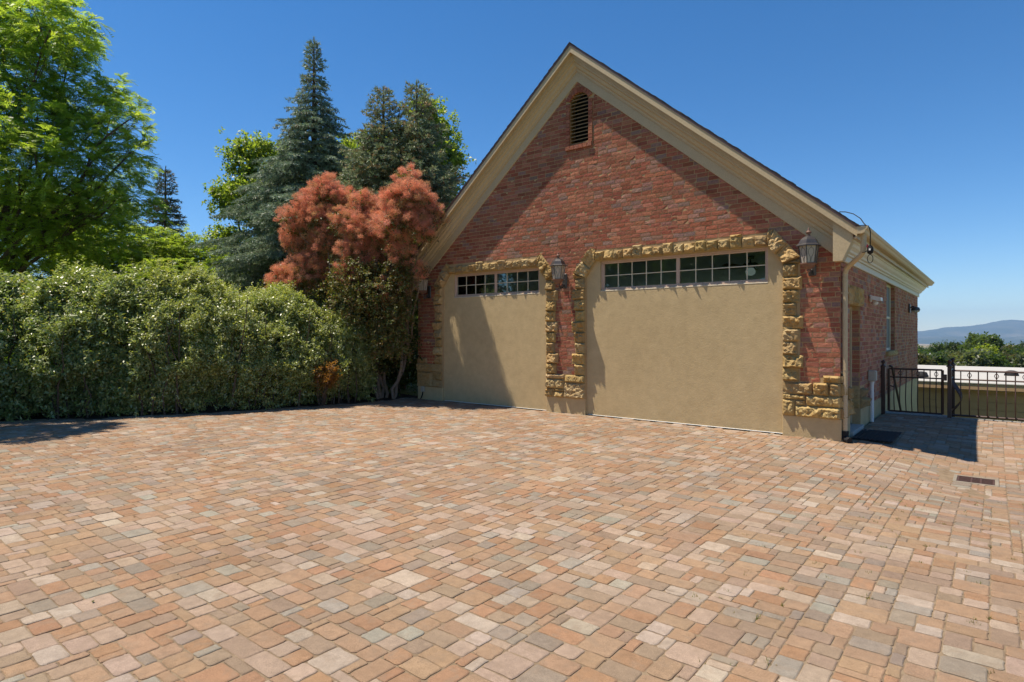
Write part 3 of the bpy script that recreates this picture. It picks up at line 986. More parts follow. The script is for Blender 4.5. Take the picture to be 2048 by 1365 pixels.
g = G()
P = [(.33, -.20, 3.034), (.33, -.20, 2.86), (.322, -.19, 2.78), (.29, -.165, 2.735), (.24, -.125, 2.70), (.12, -.01, 2.615), (.075, .03, 2.575), (.052, .05, 2.50), (.05, .05, 2.40), (.05, .05, .14)]
g.tube(P, .036, 10)
for z in (2.38, 1.05): g.tube([(.05, .05, z), (.05, .05, z + .012)], .040, 10)
for z in (2.2, 1.0): g.cbox(-.0, .092, .03, .07, z, z + .03, .004)
g.build('downspout', trim_m, garage)
g = G(); g.tube([(.05, .05, .14), (.05, .05, .05), (.075, .0, .02), (.13, -.05, .012)], [.05, .052, .05, .046], 10); g.build('downspout_boot', black_m, garage)

# ------------------------------------------------------------------ wall lanterns
LZ = 2.43


def make_lantern(loc, label):
    t = thing('wall_lantern', (0, 0, 0), label, 'wall lantern', 'bronze wall lanterns on the garage front')
    cy = -.245
    g = G(); g.cbox(-.055, .055, -.03, -.002, .06, .36, .012); g.build('back_plate', lantern_m, t)
    g = G()
    sc = []
    for i in range(15):
        a = i / 14; sc.append((0, -.03 - .215 * a, .16 - .13 * math.sin(math.pi * a) + .07 * a))
    g.tube(sc, [.014 - .004 * abs(i / 7 - 1) for i in range(15)], 8)
    for (yc, zc, r, st, n) in ((-.09, .10, .05, 0, 1.4), (-.17, .075, .035, 2.5, 1.3)):
        g.tube([(0, yc + r * (1 - i / 26) * math.cos(st + i * n * 6.28 / 20), zc + r * (1 - i / 26) * math.sin(st + i * n * 6.28 / 20)) for i in range(21)], .0085, 6)
    g.build('scroll_arm', lantern_m, t)
    rot = math.pi / 6
    g = G(); g.lathe([(.012, .10), (.03, .125), (.022, .14), (.045, .155), (.085, .185), (.108, .215), (.122, .222), (.122, .236), (.10, .238)], (0, cy, 0), 6, rot=rot); g.build('bowl', rust_m, t)
    hx = lambda r, z: [(r * math.cos(k * math.pi / 3 + rot), cy + r * math.sin(k * math.pi / 3 + rot), z) for k in range(6)]
    lo, hi = hx(.106, .238), hx(.142, .495)
    g = G()
    for k in range(6): g.tube([lo[k], hi[k]], .0075, 4)
    g.build('cage', lantern_m, t)
    g = G(); A, B = hx(.103, .239), hx(.139, .494); g.ext(A, B, caps=False); gl = g.build('glass', seeded_m, t)
    g = G()
    for k in range(6):
        a, b, c, d = [Vector(p) for p in (lo[k], lo[(k + 1) % 6], hi[(k + 1) % 6], hi[k])]

        def S(u, v): return (a * (1 - u) + b * u) * (1 - v) + (d * (1 - u) + c * u) * v
        for sg in (1, -1):
            g.tube([S(.5 + sg * x, v) for x, v in ((.0, .02), (.02, .18), (.10, .32), (.24, .48), (.31, .62), (.24, .76), (.1, .84), (0, .88))], .0028, 4)
        g.tube([S(.5, .88), S(.5, 1.)], .0028, 4)
    g.build('lead_tracery', lantern_m, gl)
    g = G(); g.lathe([(.17, .488), (.182, .492), (.18, .503), (.15, .525), (.138, .55), (.12, .585), (.085, .62), (.04, .645), (.022, .652)], (0, cy, 0), 6, rot=rot); g.build('cap', lantern_m, t)
    g = G(); g.lathe([(.02, .645), (.028, .66), (.015, .672), (.038, .69), (.042, .703), (.03, .718), (.014, .726), (.018, .735), (.010, .745), (.013, .758), (.004, .772)], (0, cy, 0), 12); g.build('finial', rust_m, t, True)
    g = G(); g.tube([(0, cy, .24), (0, cy, .34)], .012, 8); g.build('candle', white_m, t)
    t.location = loc
    return t


ln = make_lantern((-.385, -.008, LZ), 'bronze lantern by the right end of the front, beside the eave return')
dup(ln, (-4.955, -.008, LZ + .02), 'bronze lantern on the brick pillar between the two stucco bays')
dup(ln, (-8.89, -.008, LZ - .03), 'shaded bronze lantern at the left end of the front, under the smoke bush plumes')

# ceiling fan behind the wide window
FP = Vector((-2.12, 2.6, 0))
fan = thing('ceiling_fan', (FP.x, FP.y, 3.2), 'dark ceiling fan with white light seen through the wide window', 'ceiling fan')
g = G(); g.lathe([(.07, 3.14), (.075, 3.2)], (FP.x, FP.y, 0), 16); g.tube([(FP.x, FP.y, 3.14), (FP.x, FP.y, 3.06)], .018, 8); g.build('rod', black_m, fan)
g = G(); g.lathe([(.05, 2.96), (.15, 2.98), (.17, 3.02), (.12, 3.06), (.04, 3.07)], (FP.x, FP.y, 0), 20); g.build('motor', black_m, fan)
for k in range(5):
    a = k * 1.2566 + .5; g = G(); ca, sa = math.cos(a), math.sin(a)
    q = [(.16, -.05), (.72, -.075), (.74, .075), (.16, .05)]
    T = [(FP.x + ca * u - sa * v, FP.y + sa * u + ca * v, 2.985 + v * .2) for u, v in q]
    g.ext(T, [(p[0], p[1], p[2] + .008) for p in T]); g.build('blade', vent_m, fan)
g = G(); g.lathe([(.03, 2.80), (.085, 2.83), (.10, 2.89), (.06, 2.955), (.04, 2.96)], (FP.x, FP.y, 0), 16)
m, nt, out = nodes_of('lamp_bowl_glow'); em = N(nt, 'ShaderNodeEmission', Strength=.14); em.inputs['Color'].default_value = (.85, 1, .93, 1)  # glow added to the bowl to brighten the dim room
nt.links.new(em.outputs[0], out.inputs['Surface']); g.build('lamp_bowl', m, fan, True)

# ------------------------------------------------------------------ fixtures on the side wall
fl = thing('security_light', (.0, 2.62, 2.2), 'white twin security light above and right of the side door', 'security light')
g = G(); g.cbox(.008, .04, 2.56, 2.68, 2.19, 2.31, .008); g.build('base', white_m, fl)
g = G()
g.ext([(.04, 2.5, 2.30), (.20, 2.5, 2.26), (.20, 2.5, 2.20), (.16, 2.5, 2.195), (.04, 2.5, 2.23)], [(.04, 2.74, 2.30), (.20, 2.74, 2.26), (.20, 2.74, 2.20), (.16, 2.74, 2.195), (.04, 2.74, 2.23)]); g.build('hood', white_m, fl)
g = G(); g.lathe([(.02, -.0), (.045, -.02), (.045, -.05), (.025, -.075), (.004, -.08)], (.10, 2.62, 2.20), 12); g.build('sensor', white_m, fl, True)
bl = thing('bulkhead_light', (.0, 9.1, 2.2), 'small round bracket light near the far corner of the side wall', 'wall light')
g = G(); g.cbox(.008, .045, 9.0, 9.16, 2.16, 2.40, .01); g.tube([(.04, 9.08, 2.30), (.10, 9.08, 2.33), (.15, 9.08, 2.30)], .02, 8); g.build('bracket', lantern_m, bl)
g = G(); g.lathe([(.03, .08), (.085, .06), (.105, 0), (.10, -.015)], (.16, 9.08, 2.235), 16); g.build('shade', lantern_m, bl, True)
g = G(); g.lathe([(.098, -.016), (.085, -.05), (.04, -.07), (.004, -.074)], (.16, 9.08, 2.235), 16); g.build('lens', seeded_m, bl, True)

eb = thing('electrical_box', (.06, 2.5, 0), 'tan electrical box on a pale conduit beside the side door', 'electrical box')
g = G(); g.cbox(.008, .125, 2.42, 2.60, .74, .93, .01); bx_ = g.build('box', grey_m, eb)
g = G(); g.cbox(.126, .134, 2.43, 2.59, .75, .92, .003); g.build('cover', grey_m, bx_)
g = G(); g.tube([(.06, 2.51, .0), (.06, 2.51, .74)], .032, 12); g.tube([(.06, 2.51, .70), (.06, 2.51, .738)], .038, 12); g.build('conduit', white_m, eb)
ob = thing('outlet_box', (-9.1, -.03, .2), 'small pale outlet box with a cable on the left plinth', 'outlet box')
g = G(); g.cbox(-9.17, -9.05, -.06, -.0125, .18, .31, .01); g.build('cover', grey_m, ob)
g = G(); g.tube([(-9.11, -.04, .18), (-9.11, -.045, .12), (-9.15, -.045, .05), (-9.17, -.05, .0)], .011, 8); g.build('cable', black_m, ob)

mat_ = thing('doormat', (.33, .95, 0), 'black ribbed rubber doormat at the side door', 'doormat')
g = G(); mz = dip(.35, .9)
g.cbox(.075, .62, .36, 1.50, mz + .006, mz + .016, .004); body = g.build('base', black_m, mat_)
g = G()
for i in range(9):
    x = .10 + i * .0615; g.cbox(x, x + .035, .39, 1.47, mz + .0165, mz + .024, .003)
g.build('ribs', black_m, mat_)

# hanging cable with plug on the gutter
cb = thing('hanging_cable', (.41, -.2, 2.8), 'black cable with red and black connector hanging over the gutter end', 'cable')
g = G()
g.tube([(-.05, .2, 3.47), (.05, .1, 3.44), (.17, .0, 3.38), (.28, -.12, 3.28), (.335, -.2, 3.19), (.37, -.24, 3.15), (.41, -.26, 3.12), (.425, -.26, 3.05), (.422, -.255, 2.93), (.42, -.25, 2.85)], .007, 6)
g.tube([(.29, -.2, 2.775), (.35, -.245, 2.77), (.40, -.24, 2.80)], .006, 6)
g.tube([(.42 + .035 * math.sin(t * 6.28 / 12), -.25, 2.70 - .06 * (1 - math.cos(t * 6.28 / 12))+ .03) for t in range(13)], .005, 6)
g.tube([(.25, -.33, 3.16), (.3, -.325, 3.145), (.36, -.32, 3.145), (.41, -.3, 3.13)], .007, 6)
g.build('cord', black_m, cb)
g = G(); g.lathe([(.012, .0), (.035, .015), (.042, .05), (.04, .09), (.022, .12), (.01, .125)], (.42, -.25, 2.735), 12); pl = g.build('connector', black_m, cb, True)
g = G(); g.ext([(.372, -.262, 2.84), (.40, -.262, 2.80), (.425, -.262, 2.83), (.38, -.262, 2.885)], [(.372, -.24, 2.84), (.40, -.24, 2.80), (.425, -.24, 2.83), (.38, -.24, 2.885)]); g.build('flag', red_m, cb)
g = G(); g.box(.41, .432, -.297, -.291, 2.785, 2.812); g.build('sticker', white_m, cb)

# drain grate
dr = thing('drain_grate', (1.66, -.87, dip(1.66, -.87)), 'rusty drain grate set in the pavers with a pale concrete rim', 'drain grate')
x0, x1, y0, y1 = DRAIN; z = dip(1.66, -.87)
g = G(); t = .04
for q in ((x0, x1, y0, y0 + t), (x0, x1, y1 - t, y1), (x0, x0 + t, y0 + t, y1 - t), (x1 - t, x1, y0 + t, y1 - t)): g.cbox(*q, z - .05, z + .003, .005)
rim_m = mat_mottle('weathered_rim', (.20, .17, .13), (.30, .26, .20), 8, .9, .15, 90, .4, .004); g.build('rim', rim_m, dr)
g = G(); n = 9
for i in range(n):
    y = y0 + t + .005 + i * (y1 - y0 - 2 * t - .03) / (n - 1); g.box(x0 + t + .02, x1 - t - .02, y, y + .022, z - .03, z - .001)
for xx in (x0 + t + .002, (x0 + x1) / 2 - .05, (x0 + x1) / 2 + .04, x1 - t - .02): g.box(xx, xx + .018, y0 + t, y1 - t, z - .034, z + .0005)
g.build('bars', rusted_m, dr)
g = G(); g.box(x0 + t, x1 - t, y0 + t, y1 - t, z - .006, z - .0042); g.build('dark_plate', dark_m, dr)  # flat dark plate painted as the shaded hole under the bars

# ------------------------------------------------------------------ fence and gate
YF = 4.06


def finial_post(g, x, y, z0, z1, w=.032):
    g.cbox(x - w, x + w, y - w, y + w, z0, z1, .004)
    g.lathe([(w * 1.5, 0), (w * 1.5, .02), (w * .7, .04), (w * .5, .06), (w * .95, .085), (w * 1.1, .11), (w * .6, .135), (.004, .145)], (x, y, z1), 12)


def panel_bars(x0, x1, y0, y1, parent, zt=.90, zm=.735, zb=.055, bow=.10, n=9, framed=True):
    """rails with bellied balusters; belly leans toward the path side"""
    dx, dy = x1 - x0, y1 - y0; L = math.hypot(dx, dy); ux, uy = dx / L, dy / L; nx_, ny_ = (uy, -ux)
    g = G()
    for z in (zt, zm, zb):
        g.tube([(x0, y0, z), (x1, y1, z)], .017 if z != zm else .014, 4)
        if not framed: g.build('rail', iron_m, parent); g = G()
    if framed:
        for (x, y) in ((x0, y0), (x1, y1)): g.tube([(x, y, zb), (x, y, zt)], .024, 4)
    if framed: g.build('frame', iron_m, parent)
    for i in range(1, n):
        t = i / n; x, y = x0 + dx * t, y0 + dy * t
        g = G()
        pts = []
        for k in range(13):
            z = zb + (zm - zb) * k / 12
            b = bow * math.sin(math.pi * min(1, (k / 12)) ** .8) ** 1.6
            pts.append((x + nx_ * b, y + ny_ * b, z))
        pts.append((x, y, zt)); g.tube(pts, .0095, 6)
        bo = g.build('baluster', iron_m, parent)
        if i % 3 == 2:
            k_ = G(); zc_ = (zt + zm) / 2
            for sg in (1, -1):
                for o_ in (0, 1):
                    k_.tube([(x + (ux if o_ else nx_) * sg * .03 * math.sin(math.pi * q / 8), y + (uy if o_ else ny_) * sg * .03 * math.sin(math.pi * q / 8), zc_ - .05 + .1 * q / 8) for q in range(9)], .006, 5)
            k_.build('basket_knot', iron_m, bo)


gate = thing('gate', (.6, YF, 0), 'dark iron gate with bellied bars between the garage wall and the post', 'gate')
panel_bars(.14, 1.02, YF, YF, gate, n=9)
g = G(); finial_post(g, .045, YF, -.05, .93, .034)
for z in (.25, .72): g.box(-.02, .012, YF - .03, YF + .03, z, z + .05)
pst = thing('gate_post', (.045, YF, 0), 'dark iron hinge post fixed against the garage side wall', 'fence post', 'iron fence posts')
g.build('post', iron_m, pst)
g = G(); g.cbox(1.0, 1.09, YF - .03, YF + .03, .70, .82, .006); g.build('latch', iron_m, gate)
p2 = thing('gate_post', (1.13, YF, 0), 'dark iron latch post with ball finial where gate meets fence', 'fence post', 'iron fence posts')
g = G(); finial_post(g, 1.13, YF, -.06, .965, .033); g.build('post', iron_m, p2)
fn = thing('iron_fence', (3.2, YF, 0), 'dark iron fence with bellied bars running right from the gate', 'fence')
panel_bars(1.17, 5.0, YF + .0, YF + .0, fn, n=29, framed=False)
st = thing('stair_railing', (1.13, 4.9, 0), 'short iron railing running back from the latch post beside the steps', 'railing')
panel_bars(1.13, 1.13, YF + .1, 5.15, st, zt=.88, zm=.72, zb=.05, bow=.16, n=10, framed=False)
p3 = thing('gate_post', (1.13, 5.2, 0), 'farther dark iron post at the back end of the stair railing', 'fence post', 'iron fence posts')
g = G(); finial_post(g, 1.13, 5.2, -1.4, .96, .036); g.build('post', iron_m, p3)
hr = thing('handrail', (.16, 5.2, 0), 'dark iron handrail sloping down the stair wall behind the gate', 'handrail')
g = G(); g.tube([(.10, 4.55, .93), (.13, 4.6, .92), (.14, 6.9, -.75), (.14, 7.0, -.78)], .024, 8); g.build('rail', iron_m, hr, True)
g = G(); g.tube([(.0, 5.1, .50), (.1, 5.1, .46), (.13, 5.1, .52)], .012, 6); g.tube([(.0, 6.3, -.40), (.1, 6.3, -.44), (.13, 6.3, -.36)], .012, 6); g.build('bracket', iron_m, hr)
stp = thing('steps', (.6, 5, -.5), 'concrete steps going down behind the iron gate', 'steps')
g = G()
for i in range(9): g.cbox(.016, 1.08, 4.19 + i * .29, 4.19 + (i + 1) * .29 + .01, -3, -.004 - i * .17, .008)
g.build('treads', concrete_m, stp)
kb = G(); kb.cbox(.0, 5.4, 4.142, 4.18, -.2, .0, .006); tag(kb.build('kerb', concrete_m), kind='structure')

# ------------------------------------------------------------------ neighbouring flat roofed building below
nb_ = thing('flat_roof_building', (4, 20, -2.8), 'low tan building with a white flat roof below the fence', 'building')
NX0, NX1, NY0, NY1 = -2.4, 16., 14.4, 26.6
g = G(); g.box(NX0 + .35, NX1, NY0 + .45, NY1 - .3, -4.2, -.26)
for k in range(4):
    z = -.62 - k * .26; g.box(NX0 + .33, NX1 + .02, NY0 + .425, NY0 + .449, z, z + .235)
g.build('wall', siding_m, nb_)
g = G(); g.cbox(NX0, NX1, NY0, NY1, -.02, .02, .01); g.build('roof', memb_m, nb_)
g = G(); g.cbox(NX0 + .02, NX1 - .02, NY0 + .02, NY0 + .07, -.22, -.021, .01); g.cbox(NX0 + .02, NX0 + .07, NY0 + .071, NY1 - .02, -.22, -.021, .01); g.build('fascia', siding_m, nb_)
g = G(); g.box(NX0 + .08, NX1 - .05, NY0 + .071, NY0 + .44, -.25, -.235); g.build('soffit', siding_m, nb_)
for (px, py, dd) in ((2023, 744, 22.6), (1843, 753, 22.0)):
    p = at(px, py, dd); g = G(); g.lathe([(.22, .0), (.22, .05), (.2, .08), (.17, .17), (.08, .2), (.01, .205)], (p.x, p.y, .02), 14); g.build('roof_vent', black_m, nb_, True)
g = G(); g.box(NX0 + .6, NX1, NY0 + .42, NY0 + .4495, -4.2, -1.68); g.build('dark_gap_strip', dark_m, nb_)  # dark strip painted in for the shaded gap under the siding

# ------------------------------------------------------------------ foliage helpers
def unit(a): return a / np.maximum(np.linalg.norm(a, axis=-1, keepdims=True), 1e-9)


def rnd_dir(n): return unit(NR.normal(size=(n, 3)))


def leaves(P, D, Nn, L, Wd, fold=.18):
    """diamond leaves; P base, D axis, Nn rough normal -> V,F"""
    n = len(P); D = unit(D); S = unit(np.cross(D, Nn)); Up = np.cross(S, D)
    L = L[:, None]; Wd = Wd[:, None]
    mid = P + D * L * .45
    V = np.stack([P, mid + S * Wd * .5 + Up * Wd * fold, P + D * L - Up * L * .12, mid - S * Wd * .5 + Up * Wd * fold], 1).reshape(-1, 3)
    F = np.arange(n * 4).reshape(n, 4)
    return V, F


def palette(n, cols, weights, var=.2):
    c = np.array(cols)[NR.choice(len(cols), n, p=np.array(weights) / sum(weights))]
    return np.clip(c * (1 + NR.uniform(-var, var, (n, 1))) * (1 + NR.uniform(-.06, .06, (n, 3))), .004, 1)


def shoots_to_leaves(B, D, Ls, K, leaf_len, leaf_w, upbias=.7, spread=1.0):
    """B,D,Ls shoots; K leaves along each, spiral"""
    n = len(B)
    t = np.linspace(.12, 1.0, K)[None, :, None]
    droop = np.array([0, 0, -1.])[None, None] * (t ** 2) * .12 * Ls[:, None, None]
    P = (B[:, None] + D[:, None] * t * Ls[:, None, None] + droop).reshape(-1, 3)
    ph = (np.arange(K) * 2.4)[None, :] + NR.uniform(0, 6.28, (n, 1))
    a = unit(np.cross(D, rnd_dir(n))); b = np.cross(D, a)
    perp = (a[:, None] * np.cos(ph)[..., None] + b[:, None] * np.sin(ph)[..., None]).reshape(-1, 3)
    Dr = np.repeat(D, K, 0)
    ax = unit(Dr * .55 + perp * spread + NR.normal(size=P.shape) * .25)
    nn = unit(np.array([0, 0, 1.]) * upbias + Dr * .5 + NR.normal(size=P.shape) * .55)
    m_ = len(P)
    return leaves(P, ax, nn, NR.uniform(.7, 1.2, m_) * leaf_len, NR.uniform(.75, 1.2, m_) * leaf_w)


def limb(g, a, b, r0, r1, sag=.0, n=6, wob=.05, sides=7):
    a = Vector(a); b = Vector(b); L = (b - a).length; pts = []
    for i in range(n + 1):
        t = i / n; p = a.lerp(b, t)
        if 0 < i < n: p += Vector((R.gauss(0, wob), R.gauss(0, wob), R.gauss(0, wob * .6))) * L * .35
        p.z += sag * L * math.sin(math.pi * t)
        pts.append(p)
    g.tube(pts, [r0 + (r1 - r0) * (i / n) for i in range(n + 1)], sides)
    return pts


# ------------------------------------------------------------------ hedge shrubs along the paving
def hedge_pt(s):
    seg = []; tot = 0
    for (a, b) in zip(HEDGE, HEDGE[1:]):
        l = math.hypot(b[0] - a[0], b[1] - a[1]); seg.append((tot, l, a, b)); tot += l
    s = min(max(s, 0), tot - 1e-6)
    for (t0, l, a, b) in seg:
        if t0 <= s <= t0 + l:
            k = (s - t0) / l; dx, dy = (b[0] - a[0]) / l, (b[1] - a[1]) / l
            return a[0] + (b[0] - a[0]) * k, a[1] + (b[1] - a[1]) * k, -dy, dx
    return None


def shrub(s0, s1, H, label, cols, wts, leaf, width, n_shoot, seed, depth_=1.25):
    rg = random.Random(seed)
    x, y, nx_, ny_ = hedge_pt((s0 + s1) / 2)
    t = thing('hedge_shrub', (x + nx_ * depth_ * .6, y + ny_ * depth_ * .6, 0), label, 'shrub', 'shrubs of the hedge along the paving')
    B = []; D = []; Ls = []
    cent = []
    stems = G()
    for k in range(int((s1 - s0) * 13)):
        s = rg.uniform(s0, s1); hx, hy, ax, ay = hedge_pt(s)
        o = depth_ * rg.uniform(.12, .75)
        bx_, by_ = hx + ax * o, hy + ay * o
        tz = H * rg.uniform(.45, .9)
        limb(stems, (bx_, by_, -.08), (bx_ + rg.gauss(0, .2), by_ + rg.gauss(0, .2), tz), rg.uniform(.012, .026), .005, 0, 5, .07, 5)
    while len(B) < n_shoot:
        s = rg.uniform(s0, s1); u = rg.random()
        hx, hy, ax, ay = hedge_pt(s)
        # section: rounded, belly forward; sample an angle over the top half and a bit below
        ang = rg.uniform(-.62, 1.0) * math.pi * .5 if rg.random() < .74 else rg.uniform(.5, 1.9) * math.pi * .5
        edge = min(s - s0, s1 - s)
        endf = sstep(-.05, .55, edge)
        bump = noise.noise(Vector((s * 1.1, ang * 1.3, seed))) * .30 + noise.noise(Vector((s * 2.9, ang * 3.2, seed + 9))) * .20
        rr = 1 + bump
        hh = H * (.86 + .14 * endf)
        q = 1 - abs(rg.gauss(0, .16))
        cz = hh * .50
        # superellipse-ish section
        cu, su = math.cos(ang), math.sin(ang)
        pu = math.copysign(abs(cu) ** .75, cu); pz = math.copysign(abs(su) ** .75, su)
        o = depth_ - depth_ * pu * rr * q
        z = cz + cz * pz * rr * q
        o += max(0, 1.0 - z) * .22 + max(0, z - .9) * .38
        if z < .05: continue
        if z < .5 and rg.random() < .22 + .25 * noise.noise(Vector((s * 2.2, 0, seed))): continue
        p = Vector((hx + ax * o, hy + ay * o, z))
        if noise.noise(Vector((p.x * 1.9, p.y * 1.9, p.z * 2.3 + seed))) < -.06 and rg.random() < .8: continue
        out = Vector((-ax * pu, -ay * pu, max(-.2, pz) + .35)).normalized()
        d = (out + Vector((rg.gauss(0, .45), rg.gauss(0, .45), rg.gauss(0, .35)))).normalized()
        B.append(p - d * .16); D.append(d); Ls.append(rg.uniform(.16, .34))
    # low skirt of shoots near the ground
    for k in range(int((s1 - s0) * 300)):
        s = rg.uniform(s0, s1); hx, hy, ax, ay = hedge_pt(s)
        if noise.noise(Vector((s * 3.1, 4.4, seed))) > .28: continue
        o = depth_ * rg.uniform(.1, 1.0); d = Vector((rg.gauss(0, .8), rg.gauss(0, .8), rg.uniform(-.1, .9))).normalized()
        B.append(Vector((hx + ax * o, hy + ay * o, rg.uniform(.02, .5)))); D.append(d); Ls.append(rg.uniform(.15, .3))
    # a few long shoots standing proud of the top
    for k in range(int((s1 - s0) * 26)):
        s = rg.uniform(s0, s1); hx, hy, ax, ay = hedge_pt(s)
        o = depth_ * rg.uniform(.4, 1.5); z = H * (.98 + .1 * noise.noise(Vector((s * 1.1, 1.57, seed))) * 2 - .12 * abs(o / depth_ - 1) ** 2)
        d = Vector((rg.gauss(0, .3), rg.gauss(0, .3), 1)).normalized()
        B.append(Vector((hx + ax * o, hy + ay * o, z - .12))); D.append(d); Ls.append(rg.uniform(.25, .45))
    V, F = shoots_to_leaves(np.array(B), np.array(D), np.array(Ls), 12, leaf, width)
    C = palette(len(F), cols, wts)
    np_mesh('foliage', V, F, leaf_m, t, C)
    stems.build('stem', bark_m, t)
    return t


GA = [(.23, .28, .075), (.33, .375, .13), (.43, .46, .21), (.46, .45, .10)]
shrub(.0, 3.3, 2.75, 'tall dark broad-leaved shrub at the left edge of the hedge', [(.18, .24, .07), (.24, .30, .115), (.32, .37, .17), (.42, .32, .08)], [4, 4, 2, .3], .105, .05, 8600, 3)
shrub(3.1, 5.4, 2.7, 'grey-green hedge shrub below the honey locust, second from the left', [(.20, .26, .07), (.28, .34, .12), (.38, .42, .19), (.43, .38, .08)], [3, 4, 3, .2], .08, .034, 9000, 5)
shrub(5.2, 7.4, 2.78, 'silvery hedge shrub with glinting leaves in the middle of the hedge', GA, [2, 4, 3, .5], .064, .028, 10500, 8)
shrub(7.2, 9.2, 2.6, 'silvery hedge shrub in front of the blue spruce, with a browned patch beside it', GA, [2, 4, 3, .6], .064, .028, 10000, 13)
shrub(8.95, 10.25, 2.35, 'rounded silvery hedge shrub nearest the garage, under the smoke bush', GA, [2, 4, 3, .5], .064, .028, 8600, 21)
# browned dead shrub poking out of the hedge
dx_, dy_, ax_, ay_ = hedge_pt(8.9)
ds = thing('dead_shrub', (dx_ + ax_ * .1, dy_ + ay_ * .1, 0), 'small dead shrub with orange-brown leaves at the foot of the hedge', 'dead shrub')
g = G(); B = []; D = []
for k in range(9):
    a = R.uniform(0, 6.28); tip = Vector((dx_ - ax_ * .12 + .22 * math.cos(a), dy_ - ay_ * .12 + .22 * math.sin(a), R.uniform(.7, 1.3)))
    limb(g, (dx_ + ax_ * .15, dy_ + ay_ * .15, -.06), tip, .014, .004, 0, 5, .08, 5)
    for q in range(16):
        p = Vector((dx_ - ax_ * .1, dy_ - ay_ * .1, .1)).lerp(tip, R.uniform(.45, 1)); B.append(p); D.append(Vector((R.gauss(0, 1), R.gauss(0, 1), R.gauss(.2, .6))).normalized())
V, F = shoots_to_leaves(np.array(B), np.array(D), NR.uniform(.08, .2, len(B)), 8, .07, .022)
np_mesh('foliage', V, F, soft_m, ds, palette(len(F), [(.28, .13, .035), (.35, .18, .05), (.22, .13, .035)], [4, 3, 2])); g.build('stem', bark_m, ds)


# ------------------------------------------------------------------ broadleaf trees
def blob_points(blobs, n, rg, shell=.55):
    """points through a set of ellipsoids (centre, r), weighted to the shells, upper side favoured"""
    w = np.array([b[1] ** 2 for b in blobs]); w = w / w.sum()
    k = rg.choice(len(blobs), n, p=w)
    c = np.array([b[0][:] for b in blobs])[k]; r = np.array([b[1] for b in blobs])[k]
    d = unit(rg.normal(size=(n, 3)))
    q = np.clip(1 - np.abs(rg.normal(0, shell * .5, n)), .05, 1.08)
    flat = np.array([1, 1, .85])
    return c + d * flat * (r * q)[:, None], d, k


def skeleton(g, base, blobs, r0, fork=.35):
    top = sum((Vector(b[0]) for b in blobs), Vector((0, 0, 0))) / len(blobs)
    base = Vector(base); mid = base.lerp(top, fork); mid.x = base.x * .7 + mid.x * .3; mid.y = base.y * .7 + mid.y * .3
    limb(g, base - Vector((0, 0, .1)), mid, r0, r0 * .72, 0, 6, .03, 10)
    for c, r in blobs:
        L = (Vector(c) - mid).length
        e = limb(g, mid, c, r0 * .42, r0 * .12, .05, 9, .075, 7)
        for k in range(7):
            d = Vector((R.gauss(0, 1), R.gauss(0, 1), R.gauss(.3, .6))).normalized()
            s = e[R.randint(3, len(e) - 1)]
            limb(g, s, Vector(c) + d * r * .85, r0 * .09, .004, .03, 6, .08, 5)


def locust(name, base, blobs, label, cols, wts, n_frond, seed, r0=.16, K=9, fl=.24, lw=.018, ll=.034, group=None):
    rg = np.random.default_rng(seed)
    t = thing(name, base, label, 'tree', group)
    g = G(); skeleton(g, base, blobs, r0); g.build('trunk', bark_m, t)
    # sprays: flat-ish twigs with fronds arching down on both sides
    ns = n_frond // 8
    P, d, k = blob_points(blobs, ns, rg, .7)
    d2 = unit(d * np.array([1, 1, .4]) + rg.normal(size=d.shape) * .5 + np.array([0, 0, .12]))
    tl = rg.uniform(.2, .5, ns)
    tt = np.linspace(.1, 1, 8)
    FB = (P[:, None] + d2[:, None] * (tt[None, :, None] * tl[:, None, None]) + np.array([0, 0, -.12]) * (tt ** 2)[None, :, None]).reshape(-1, 3)
    side = np.tile(np.where(np.arange(8) % 2 == 0, 1., -1.), ns)[:, None]
    Dr = np.repeat(d2, 8, 0)
    S = unit(np.cross(Dr, np.array([0, 0, 1.]) + rg.normal(size=Dr.shape) * .15))
    fd = unit(Dr * .75 + S * side * .8 + rg.normal(size=Dr.shape) * .25 + np.array([0, 0, .12]))
    n = len(FB); L = rg.uniform(.7, 1.2, n) * fl
    u = np.linspace(.12, 1, K)
    RP = FB[:, None] + fd[:, None] * (u[None, :, None] * L[:, None, None]) + np.array([0, 0, -1.]) * ((u ** 2)[None, :, None] * L[:, None, None] * .34)
    tang = unit(fd[:, None] + np.array([0, 0, -1.]) * (2 * u[None, :, None] * .34))
    fs = unit(np.cross(tang, np.broadcast_to(np.array([0, 0, 1.]), tang.shape) + rg.normal(size=(n, 1, 3)) * .3))
    VV = []; FF = 0
    for sg in (1, -1):
        p = RP.reshape(-1, 3); ax = unit(fs * sg + tang * .45).reshape(-1, 3); nn = np.cross(tang, fs).reshape(-1, 3) + rg.normal(size=(n * K, 3)) * .25
        Vl, _ = leaves(p, ax, nn, rg.uniform(.8, 1.2, len(p)) * ll, rg.uniform(.8, 1.2, len(p)) * lw, .1); VV.append(Vl)
    V = np.concatenate(VV); F = np.arange(len(V)).reshape(-1, 4)
    cf = palette(n, cols, wts, .22)
    C = np.concatenate([np.repeat(cf, K, 0)] * 2)
    np_mesh('crown', V, F, soft_m, t, C)
    return t


def pb(l, Z, dz=1.2, rs=1.):
    """blobs from picture layout: (px, py, r px[, depth])"""
    o = []
    for q in l:
        z = q[3] if len(q) > 3 else Z + R.uniform(-dz, dz)
        o.append((at(q[0], q[1], z), q[2] * z / FPX * rs))
    return o


